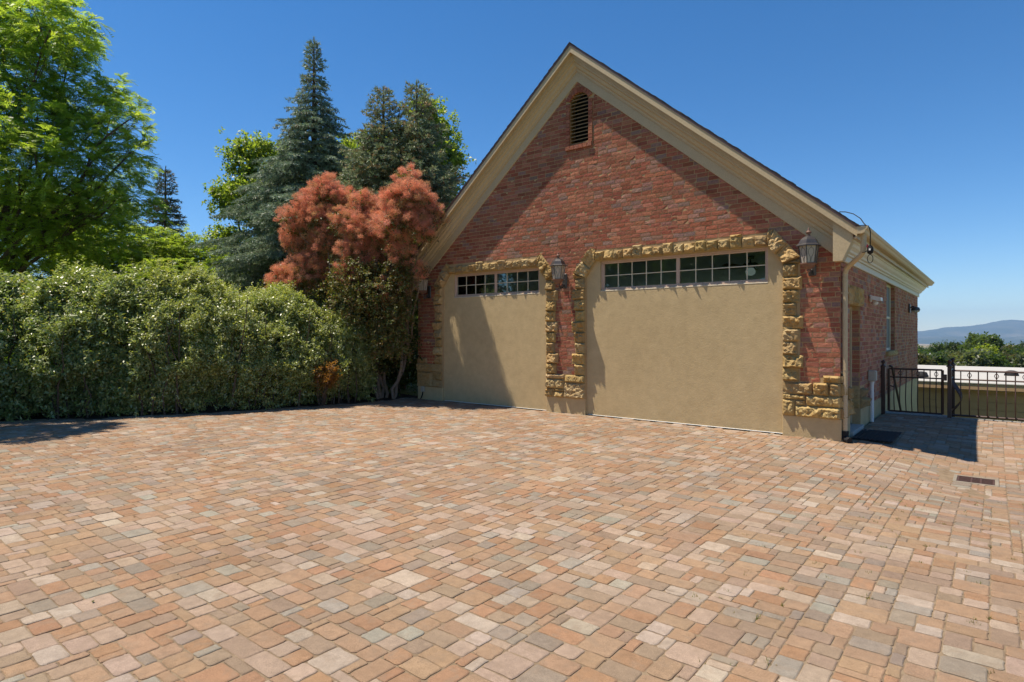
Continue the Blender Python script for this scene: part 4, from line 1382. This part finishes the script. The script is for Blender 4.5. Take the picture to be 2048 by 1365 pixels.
bl_ = pb([(30, 30, 105), (105, 50, 70), (150, 85, 34), (50, 170, 120), (160, 215, 80), (238, 188, 30), (258, 240, 36), (70, 310, 120), (190, 320, 90), (262, 305, 36),
          (50, 450, 110), (175, 440, 95), (262, 400, 46), (-110, 60, 150), (-120, 260, 150), (-120, 450, 130)], 16.8, 1.2)
p = at(-30, 840, 17.4)
locust('honey_locust', (p.x, p.y, -.06), bl_, 'tall honey locust with feathery leaves filling the upper left corner',
       [(.22, .33, .045), (.29, .42, .06), (.36, .48, .10), (.16, .24, .045)], [4, 4, 3, 2], 26000, 4, .15, 7, .25, .034, .058)
bl_ = pb([(90, 545, 80), (215, 515, 70), (300, 500, 55), (360, 510, 48), (415, 520, 42), (440, 565, 50), (340, 570, 70), (235, 580, 75), (130, 470, 70), (60, 420, 70), (200, 430, 60)], 21., 1.2)
p = at(250, 800, 21.5)
locust('locust_tree', (p.x, p.y, -.06), bl_, 'bright yellow-green locust tree behind the hedge left of the spruce',
       [(.20, .29, .045), (.265, .37, .065), (.33, .42, .09), (.15, .22, .04)], [3, 4, 2, 2], 24000, 9, .10, 6, .28, .038, .062)


def leafy(name, base, blobs, label, cols, wts, n_shoot, leaf, seed, r0=.14, cat='tree', group=None, K=9, mat=None, sl=(.2, .45)):
    rg = np.random.default_rng(seed)
    t = thing(name, base, label, cat, group)
    g = G(); skeleton(g, base, blobs, r0); g.build('trunk', bark_m, t)
    P, d, k = blob_points(blobs, n_shoot, rg, .6)
    # clumpiness: pull shoots toward a few hundred clump centres
    cc = P[rg.choice(n_shoot, max(6, n_shoot // 16))]
    idx = rg.integers(0, len(cc), n_shoot); near = cc[idx] + rg.normal(size=P.shape) * .22
    P = np.where((rg.random(n_shoot) < .6)[:, None], near, P)
    D = unit(d + rg.normal(size=d.shape) * .5 + np.array([0, 0, .3]))
    V, F = shoots_to_leaves(P, D, rg.uniform(sl[0], sl[1], n_shoot), K, leaf, leaf * .62)
    np_mesh('crown', V, F, mat or soft_m, t, palette(len(F), cols, wts))
    return t


YG = [(.18, .26, .04), (.24, .33, .055), (.30, .37, .07), (.13, .19, .035)]
bl_ = pb([(452, 400, 28), (455, 490, 34), (478, 330, 26), (505, 300, 26), (520, 400, 60), (470, 560, 40), (600, 420, 80), (655, 330, 40), (690, 310, 26), (690, 370, 36), (560, 330, 40)], 25.5, .8)
p = at(560, 790, 25.5)
leafy('cottonwood', (p.x, p.y, -.1), bl_, 'yellow-green broadleaf tree showing through behind the tall blue spruce', YG, [3, 4, 2, 2], 5200, .15, 31, .17)
bl_ = pb([(850, 225, 24), (870, 270, 34), (888, 320, 28), (800, 330, 60), (850, 380, 60), (885, 395, 24), (735, 300, 26)], 22.5, .6)
p = at(840, 780, 22.5)
leafy('cottonwood', (p.x, p.y, -.1), bl_, 'yellow-green broadleaf tree showing right behind the brown-coned spruce', YG, [3, 4, 2, 2], 3200, .14, 33, .14)


bl_ = [(Vector(q), r_) for q, r_ in (((-12.0, -8.5, 4.9), .6), ((-12.6, -8.2, 6.0), .6), ((-12.8, -8.9, 5.4), .7), ((-13.4, -9.6, 6.2), 1.1))]
locust('honey_locust', (-14.6, -11.0, -.05), bl_, 'honey locust just beyond the left edge, shading the hedge foot', [(.22, .33, .045), (.29, .42, .06)], [1, 1], 3000, 61, .12, 7, .25, .034, .058)
# trees across the drive, behind the viewer: the windows mirror them
for k, (x, y, h_) in enumerate(((-9.5, -22., 8.), (-14.5, -24., 9.), (-4., -25.5, 8.5), (-20.5, -21., 9.), (-17.5, -18.5, 8.), (-26.5, -20., 9.), (-32., -19., 9.), (-24., -25., 10.))):
    bl_ = [(Vector((x + R.uniform(-1.8, 1.8), y + R.uniform(-1.8, 1.8), h_ * R.uniform(.35, .95))), R.uniform(1.5, 2.5)) for _ in range(13)]
    leafy('maple_tree', (x, y, -.1), bl_, 'dark green maple across the drive, mirrored in the garage windows', [(.07, .12, .03), (.10, .17, .04)], [1, 1], 4200, .24, 300 + k, .16, 'tree', 'trees across the drive', 6)


# ------------------------------------------------------------------ conifers
def conifer(base, H, prof, label, cols, wts, seed, leaders=((0, 0, 0),), cone=.3, cone_z=.6, step=.24, nb=9, droop=.28, z_low=.6, needle=.10):
    rg = random.Random(seed)
    t = thing('spruce', base, label, 'tree', 'spruces behind the hedge')
    tr = G(); TW = []          # twigs: base, dir, length
    CN = []
    for (ox, oy, dh) in leaders:
        top = Vector((base[0] + ox, base[1] + oy, base[2] + H + dh))
        lim = [Vector((base[0] + ox * min(1, k / 5), base[1] + oy * min(1, k / 5), base[2] - .1 + (H + dh + .1) * k / 10)) for k in range(11)]
        tr.tube(lim, [.17 * (1 - k / 10) ** .8 * H / 10 + .012 for k in range(11)], 8)
        TW.append((top - Vector((0, 0, .55)), Vector((0, 0, 1)), .6, 0))
        z = H + dh - .25
        while z > z_low:
            d = H + dh - z
            k = min(1, z / (H * .5)); c = Vector((base[0] + ox * k, base[1] + oy * k, base[2] + z))
            rad = prof(d)
            a0 = rg.uniform(0, 6.28)
            n = nb if d > 1 else 5
            for q in range(n):
                a = a0 + q * 6.283 / n + rg.gauss(0, .18); L = rad * rg.uniform(.60, 1.16)
                if rg.random() < .07: L *= .6
                dr = Vector((math.cos(a), math.sin(a), 0)); el = .55 if d < 1.2 else .12
                pts = []
                m_ = 7
                for i in range(m_ + 1):
                    s = i / m_
                    zz = el * L * s - droop * L * (s ** 1.6) * (1.3 if d > 1.2 else .2) + .10 * L * max(0, s - .72) * 2
                    pts.append(c + dr * L * s + Vector((0, 0, zz)) + Vector((-dr.y, dr.x, 0)) * L * .06 * math.sin(s * 3 + q))
                tr.tube(pts, [max(.004, .022 * (1 - i / m_) * min(1, L)) for i in range(m_ + 1)], 4, caps=False)
                ns = max(5, int(L / .06))
                for i in range(ns):
                    s = .18 + .82 * (i + rg.random()) / ns
                    f_ = s * m_; i0 = min(m_ - 1, int(f_)); p = pts[i0].lerp(pts[i0 + 1], f_ - i0); tg = (pts[i0 + 1] - pts[i0]).normalized()
                    sd = tg.cross(Vector((0, 0, 1))).normalized() * (1 if i % 2 else -1)
                    tl = min(.62, .30 * L * (1.05 - s) + .13) * rg.uniform(.7, 1.2)
                    dd = (tg * .8 + sd * .75 + Vector((0, 0, rg.uniform(-.5, .05)))).normalized()
                    TW.append((p, dd, tl, 1))
                    if tl > .28:
                        for h_ in (.45, .75):
                            s2 = dd.cross(Vector((0, 0, 1))).normalized() * rg.choice((1, -1))
                            TW.append((p + dd * tl * h_, (dd * .7 + s2 * .7 + Vector((0, 0, rg.uniform(-.7, -.1)))).normalized(), tl * .45, 1))
                    if rg.random() < cone * (1 if z > H * cone_z else .1): CN.append(p + dd * tl * rg.uniform(.3, 1))
                TW.append((pts[-2], (pts[-1] - pts[-2]).normalized(), L * .16 + .06, 1))
            z -= step * rg.uniform(.8, 1.2) * (.75 if d < 1.5 else 1)
    B = np.array([w[0][:] for w in TW]); D = np.array([w[1][:] for w in TW]); L = np.array([w[2] for w in TW])
    cnt = np.maximum(6, (L / .016).astype(int)); idx = np.repeat(np.arange(len(B)), cnt)
    n = len(idx); tt = NR.uniform(.0, 1.04, n)
    P = B[idx] + D[idx] * (L[idx] * tt)[:, None] + np.array([0, 0, -.10]) * (L[idx] * tt ** 2)[:, None]
    a = unit(np.cross(D[idx], NR.normal(size=(n, 3))))
    ax = unit(D[idx] * .9 + a * .75 + np.array([0, 0, .18]))
    nn = NR.normal(size=(n, 3)); Sd = unit(np.cross(ax, nn)) * (needle * .14)
    ln_ = NR.uniform(.7, 1.2, n)[:, None] * needle
    V = np.stack([P - Sd, P + Sd, P + ax * ln_], 1).reshape(-1, 3); F = np.arange(n * 3).reshape(n, 3)
    ct = palette(len(B), cols, wts, .2)
    np_mesh('crown', V, F, needle_m, t, np.clip(ct[idx] * NR.uniform(.8, 1.2, (n, 1)), .004, 1))
    tr.build('trunk', bark_m, t)
    if CN:
        P = np.array([c[:] for c in CN]); n = len(P); V = []; F = []
        for i in range(n):
            p = P[i]; h = R.uniform(.07, .11); r = .022; b = len(V)
            V += [(p[0], p[1], p[2]), (p[0] + r, p[1], p[2] - h * .45), (p[0], p[1] + r, p[2] - h * .45), (p[0] - r, p[1], p[2] - h * .45), (p[0], p[1] - r, p[2] - h * .45), (p[0], p[1], p[2] - h)]
            F += [(b, b + 1, b + 2), (b, b + 2, b + 3), (b, b + 3, b + 4), (b, b + 4, b + 1), (b + 5, b + 2, b + 1), (b + 5, b + 3, b + 2), (b + 5, b + 4, b + 3), (b + 5, b + 1, b + 4)]
        o = np_mesh('cones', V, F, needle_m, t, palette(len(F), [(.20, .10, .04), (.26, .15, .07)], [1, 1])); o['kind'] = 'stuff'
    return t


BLUE = [(.22, .29, .205), (.29, .36, .265), (.165, .225, .15), (.35, .41, .30)]
p = at(628, 790, 21.)
conifer((p.x, p.y, -.05), 12.0, lambda d: min(3.4, .07 + .20 * d + .062 * d * d), 'tall blue spruce with a slender pointed top', BLUE, [4, 3, 3, 1], 41, cone=.30, cone_z=.70, nb=9, droop=.32)
p = at(800, 780, 18.2)
conifer((p.x, p.y, -.05), 9.15, lambda d: min(1.75, .10 + .46 * d ** .95), 'twin-topped brownish spruce laden with cones beside the garage roof', [(.24, .29, .165), (.30, .34, .20), (.18, .225, .125), (.38, .27, .13)], [4, 3, 3, 1.3], 43,
        leaders=((.50 * RT[0], .50 * RT[1], .15), (-.50 * RT[0], -.50 * RT[1], .0)), cone=.3, cone_z=.3, nb=9, droop=.08, step=.22)
p = at(331, 790, 25.)
conifer((p.x, p.y, -.05), 8.6, lambda d: min(1.7, .10 + .33 * d), 'small dull green spruce top between the locust and the blue spruce', [(.11, .14, .075), (.15, .16, .085), (.21, .17, .07)], [4, 3, 2], 47, cone=.35, cone_z=.4, nb=8, droop=.15)


# ------------------------------------------------------------------ smoke bush
def smoke_bush():
    rg = np.random.default_rng(77)
    base = at(772, 792, 14.7); base.z = -.05
    t = thing('smoke_bush', base, 'pink plumed smoke bush leaning over the garage corner', 'bush')
    tops = [(655, 385, 36), (625, 410, 34), (685, 400, 30), (590, 440, 36), (640, 445, 40), (690, 440, 30), (600, 480, 34), (650, 490, 34), (575, 555, 34), (620, 540, 40), (550, 570, 22), (660, 550, 32),
            (725, 405, 26), (750, 425, 34), (735, 460, 46), (790, 440, 44), (770, 480, 48), (715, 500, 40), (750, 510, 36), (815, 355, 26), (815, 390, 34), (840, 395, 30), (835, 430, 34), (785, 400, 26), (800, 425, 36), (770, 450, 38), (760, 480, 36), (868, 428, 24), (850, 460, 26), (840, 540, 17), (705, 550, 30), (800, 500, 34)]
    tops += [(816, 397, 32), (834, 432, 28), (846, 456, 20)]
    puffs = pb([(a, b, r, (14.9 if a < 690 else 14.3 if a < 780 else 13.7) + R.uniform(-.3, .3)) for a, b, r in tops], 13.1)
    low = pb([(650, 590, 50), (700, 600, 60), (760, 570, 70), (780, 560, 45), (800, 500, 36), (760, 650, 60), (780, 640, 40), (710, 660, 45), (740, 720, 40), (790, 700, 40), (690, 470, 45), (640, 470, 40), (810, 470, 50), (860, 470, 25)], 15.1, .3)
    skirt = pb([(700, 560, 42), (745, 575, 52), (778, 580, 40), (795, 545, 26), (800, 620, 26), (785, 640, 36), (798, 690, 28), (765, 680, 34), (740, 630, 36), (700, 600, 36)], 13.9, .25)
    g = G()
    for k in range(6):
        a = R.uniform(0, 6.28); b0 = base + Vector((.18 * math.cos(a), .18 * math.sin(a), 0))
        knee = base + Vector((.5 * math.cos(a), .5 * math.sin(a), R.uniform(1.1, 1.7)))
        limb(g, b0, knee, .042, .03, 0, 6, .09, 8)
        for (c, r) in [puffs[i] for i in range(k, len(puffs), 6)]:
            limb(g, knee, Vector(c) - Vector((0, 0, r * .2)), .026, .007, .03, 6, .07, 5)
    g.build('trunk', palebark_m, t)
    # plumes: puffs of hair-fine stalks
    CS = []; CR = []
    for (c, r) in puffs:
        n = max(7, int(120 * (r / .4) ** 2))
        for _ in range(n):
            d = unit(rg.normal(size=3) + np.array([0, 0, .35])); CS.append(np.array(c[:]) + d * r * rg.uniform(.35, 1.14) * np.array([1, 1, .9])); CR.append(rg.uniform(.05, .115))
    for (c, r) in low + skirt[:4]:
        for _ in range(int(11 * (r / .5) ** 2)):
            d = unit(rg.normal(size=3)); CS.append(np.array(c[:]) + d * r * rg.uniform(.7, 1.05)); CR.append(rg.uniform(.06, .11))
    CS = np.array(CS); CR = np.array(CR); K = 190
    n = len(CS) * K; idx = np.repeat(np.arange(len(CS)), K)
    d = rnd_dir(n); d[:, 2] *= .8
    P = CS[idx] + d * (CR[idx] * NR.uniform(.15, .85, n) ** .6)[:, None]
    ax = unit(d + NR.normal(size=(n, 3)) * .8); Sd = unit(np.cross(ax, NR.normal(size=(n, 3)))) * .0021
    V = np.stack([P - Sd, P + Sd, P + ax * NR.uniform(.025, .075, n)[:, None]], 1).reshape(-1, 3); F = np.arange(n * 3).reshape(n, 3)
    cp = palette(len(CS), [(.68, .335, .215), (.74, .40, .275), (.62, .315, .185), (.56, .37, .18)], [4, 3, 3, 1.5], .12)
    np_mesh('plumes', V, F, plume_m, t, np.clip(cp[idx] * NR.uniform(.85, 1.15, (n, 1)), 0, 1))['kind'] = 'stuff'
    # leaves
    P1, d1, _ = blob_points([(c_ - Vector((0, 0, r_ * .15)), r_ * .5) for c_, r_ in puffs], 2600, rg, .9); P2, d2, _ = blob_points(low + skirt, 5600, rg, .6)
    P = np.concatenate([P1, P2]); D = unit(np.concatenate([d1, d2]) + rg.normal(size=P.shape) * .5)
    V, F = shoots_to_leaves(P, D, rg.uniform(.12, .3, len(P)), 8, .062, .04)
    np_mesh('foliage', V, F, bush_m, t, palette(len(F), [(.14, .13, .04), (.18, .16, .05), (.12, .16, .04), (.22, .13, .06)], [4, 3, 3, 1.5]))
    return t


smoke_bush()
# undergrowth in the gap between hedge and garage
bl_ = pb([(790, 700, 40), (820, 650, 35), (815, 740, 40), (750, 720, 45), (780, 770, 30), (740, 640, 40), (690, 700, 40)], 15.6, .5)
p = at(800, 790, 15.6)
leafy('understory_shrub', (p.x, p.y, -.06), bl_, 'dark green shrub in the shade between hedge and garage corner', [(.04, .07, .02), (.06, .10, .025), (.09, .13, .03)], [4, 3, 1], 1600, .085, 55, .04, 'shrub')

# sunlit shrubs on the lawn behind the hedge, glimpsed through its gaps
for (px, Z, r_, lab) in ((20, 20.5, 2.1, 'sunlit green shrub glimpsed behind the far left of the hedge'), (180, 22., 2.2, 'sunlit green shrub glimpsed behind the hedge under the locusts'),
                         (330, 23.5, 2.2, 'sunlit green shrub glimpsed behind the middle of the hedge'), (470, 24.5, 2.1, 'sunlit green shrub glimpsed behind the hedge left of the smoke bush'), (640, 25., 2.2, 'sunlit green shrub glimpsed low behind the smoke bush')):
    p = at(px, 790, Z); bl_ = [(Vector((p.x + R.uniform(-1.7, 1.7), p.y + R.uniform(-1.7, 1.7), R.uniform(.5, 2.0))), R.uniform(.7, 1.2)) for _ in range(10)]
    leafy('garden_shrub', (p.x, p.y, -.08), bl_, lab, [(.14, .22, .03), (.20, .29, .05), (.10, .16, .03)], [2, 2, 1], 1500, .13, 400 + px, .06, 'shrub', 'shrubs behind the hedge', 7)

# ------------------------------------------------------------------ distance: trees below, houses, hills
DT = [  # px, top py, depth, half width px, kind
    (1842, 692, 95, 22, 0), (1868, 697, 110, 20, 1), (1852, 712, 70, 20, 2), (1888, 684, 100, 20, 0), (1908, 688, 90, 22, 1), (1930, 692, 88, 20, 0), (1900, 706, 72, 18, 2), (1920, 712, 62, 22, 3),
    (1957, 673, 70, 15, 4), (1975, 675, 68, 17, 4), (1950, 704, 66, 18, 0), (1972, 702, 60, 10, 5), (1968, 712, 58, 22, 2), (1998, 700, 72, 20, 3), (2015, 694, 82, 22, 0), (2008, 712, 60, 22, 3), (2035, 702, 66, 22, 0),
    (2042, 690, 92, 20, 1), (2062, 684, 96, 24, 0), (1872, 716, 60, 18, 0), (1840, 716, 58, 16, 3), (1945, 716, 54, 14, 2), (2048, 714, 56, 24, 2), (2085, 700, 70, 26, 1), (1825, 700, 80, 22, 0), (1990, 716, 54, 16, 0)]
KN = [('round dark green tree', [(.04, .075, .025), (.055, .095, .03), (.075, .115, .035)]), ('pointed dark conifer-like tree', [(.03, .055, .022), (.045, .075, .03)]),
      ('pale sage green tree', [(.10, .13, .065), (.13, .16, .085)]), ('broad brownish green tree', [(.09, .095, .04), (.11, .11, .05), (.07, .09, .035)]),
      ('tall loose poplar', [(.07, .115, .04), (.10, .145, .05)]), ('small bright yellow-green tree', [(.20, .26, .03), (.26, .32, .05)])]
for k, (px, py, Z, hw, kd) in enumerate(DT):
    r = hw * Z / FPX; top = at(px, py, Z); gz = terrain(top.x, top.y)
    h = top.z - gz
    bl_ = []
    for q in range(9):
        a = R.uniform(0, 6.28); f_ = R.uniform(.2, 1)
        rr = r * (.55 if kd != 1 else .5 * (1.15 - f_)) * R.uniform(.8, 1.15)
        o_ = r * .55 * (1 if kd != 1 else 1 - f_ * .8)
        zt_ = top.z - rr * .9 - (1 - f_) * min(h * .75, r * 2.4)
        bl_.append((Vector((top.x + math.cos(a) * o_, top.y + math.sin(a) * o_, zt_)), max(rr, .3)))
    bl_.append((Vector((top.x, top.y, top.z - r * .55)), r * .5))
    nm, cs_ = KN[kd]
    side = ('left of the big poplars', 'near the poplars', 'right of the big poplars')[0 if px < 1940 else 1 if px < 1990 else 2]
    how = {0: 'far', 1: 'middle', 2: 'near'}[0 if Z > 85 else 1 if Z > 62 else 2]
    t = leafy('valley_tree', (top.x, top.y, gz), bl_, '%s below the fence, %s, in the %s row' % (nm, side, how), cs_, [1] * len(cs_), 800, .32, 200 + k, .16, 'tree', 'trees on the slope below', 6, None, (.4, .9))
# sparse houses among the trees
for k, (px, py, Z, w, lab) in enumerate(((1917, 735, 60, 2.2, 'white-roofed house just right of the brownish tree'), (1858, 715, 78, 2.6, 'pale grey house among the left trees'))):
    p = at(px, py, Z); z0 = p.z - 3.0
    hs = thing('far_house', (p.x, p.y, z0), 'distant ' + lab, 'house', 'houses on the slope')
    g = G(); g.box(p.x - w, p.x + w, p.y - 2, p.y + 2, z0 - 2, p.z - .6); g.build('wall', plaster_m, hs)
    g = G(); g.ext([(p.x - w - .3, p.y - 2.4, p.z - .6), (p.x + w + .3, p.y - 2.4, p.z - .6), (p.x, p.y - 2.4, p.z + .5)], [(p.x - w - .3, p.y + 2.4, p.z - .6), (p.x + w + .3, p.y + 2.4, p.z - .6), (p.x, p.y + 2.4, p.z + .5)]); g.build('roof', memb_m, hs)

# hills: benches and the mountain ridge, real distances
m, nt, out = nodes_of('dry_mountain')
a = noise_tex(nt, .0016, 7, .7, .5); r = ramp(nt, a.outputs['Fac'], [(.35, (.03, .055, .055)), (.5, (.055, .075, .07)), (.65, (.12, .12, .10))])
principled(nt, out, r.outputs['Color'], .95, .05)


def ridge(name, dist, deep, pts, seed, rough, mat):
    """pts: (px, height above eye level in px) of the crest as seen from the terrace"""
    V = []; F = []; nu, nv = 150, 22
    px0, px1 = pts[0][0], pts[-1][0]
    for j in range(nv + 1):
        f_ = j / nv
        for i in range(nu + 1):
            px = px0 + (px1 - px0) * i / nu
            for (a, b) in zip(pts, pts[1:]):
                if a[0] <= px <= b[0]:
                    k = (px - a[0]) / (b[0] - a[0]); k = k * k * (3 - 2 * k); hp = a[1] + (b[1] - a[1]) * k; break
            Z = dist + deep * (f_ * 2 - 1) * .5
            p = at(px, HYP, Z); cr = 1 - abs(f_ * 2 - 1)
            top = CAMZ + hp / FPX * dist
            zz = -105 + (top + 105) * (cr ** .8)
            zz += noise.fractal(Vector((p.x * .0011, p.y * .0011, seed)), .9, 2.1, 5) * rough * min(1, cr * 2) * (1 - .6 * cr)
            V.append((p.x, p.y, zz))
    w = nu + 1
    F = [(j * w + i, j * w + i + 1, (j + 1) * w + i + 1, (j + 1) * w + i) for j in range(nv) for i in range(nu)]
    tag(np_mesh(name, V, F, mat, None, None, True), kind='structure')


ridge('hills', 9200, 4200, [(1500, -8), (1700, -2), (1835, 5), (1868, 8), (1890, 12), (1930, 16), (1965, 20), (1985, 24), (2010, 27), (2025, 29), (2060, 27), (2120, 34), (2300, 22), (2600, 10)], 2, 55, m)
ridge('foothills', 6300, 1800, [(1500, -14), (1800, -10), (1850, -7), (1900, -5), (1950, -7), (2000, -8), (2060, -5), (2200, -6), (2600, -14)], 5, 16, m)

# haze
hz = G(); hz.box(-13500, 13500, -2900, 13500, -190, 420)
ho = hz.build('haze', grey_m); ho.data.materials.clear()
m, nt, out = nodes_of('valley_haze')
pv_ = N(nt, 'ShaderNodeVolumePrincipled', Density=8.0e-5, Anisotropy=.0)
pv_.inputs['Color'].default_value = (.46, .70, 1., 1)
nt.links.new(pv_.outputs[0], out.inputs['Volume']); ho.data.materials.append(m); tag(ho, kind='stuff')

# ------------------------------------------------------------------ light, sky, camera
wd = bpy.data.worlds.new('World'); SC.world = wd; wd.use_nodes = True
nt = wd.node_tree; nt.nodes.clear()
sky = nt.nodes.new('ShaderNodeTexSky'); sky.sky_type = 'NISHITA'; sky.sun_disc = False
el = math.atan2(1, math.hypot(LX, LY))
sky.sun_elevation = el; sky.sun_rotation = math.atan2(-LX, -LY)
sky.altitude = 1500; sky.air_density = 1.0; sky.dust_density = .05; sky.ozone_density = 4.0
hs = nt.nodes.new('ShaderNodeHueSaturation'); hs.inputs['Saturation'].default_value = 1.27
bg = nt.nodes.new('ShaderNodeBackground'); bg.inputs['Strength'].default_value = .107
wo = nt.nodes.new('ShaderNodeOutputWorld'); nt.links.new(sky.outputs[0], hs.inputs['Color']); nt.links.new(hs.outputs[0], bg.inputs[0]); nt.links.new(bg.outputs[0], wo.inputs[0])
sl_ = bpy.data.lights.new('sun', 'SUN'); sl_.energy = 5.0; sl_.angle = math.radians(.53); sl_.color = (1, .90, .76)
so = bpy.data.objects.new('sun', sl_); COL.objects.link(so)
so.rotation_euler = Vector((LX, LY, -1)).to_track_quat('-Z', 'Y').to_euler(); so.location = (-8, -6, 20)

cd = bpy.data.cameras.new('camera'); co = bpy.data.objects.new('camera', cd); COL.objects.link(co)
co.location = (CAM[0], CAM[1], CAMZ); co.rotation_euler = (math.pi / 2, 0, YAW)
cd.sensor_width = 36; cd.lens = FPX / 2048 * 36; cd.shift_y = -14.5 / 2048; cd.clip_end = 40000; cd.clip_start = .05
SC.camera = co
SC.view_settings.view_transform = 'Standard'; SC.view_settings.look = 'None'; SC.view_settings.exposure = .5; SC.view_settings.gamma = 1
SC.cycles.max_bounces = 8; SC.cycles.transparent_max_bounces = 12; SC.cycles.volume_bounces = 0
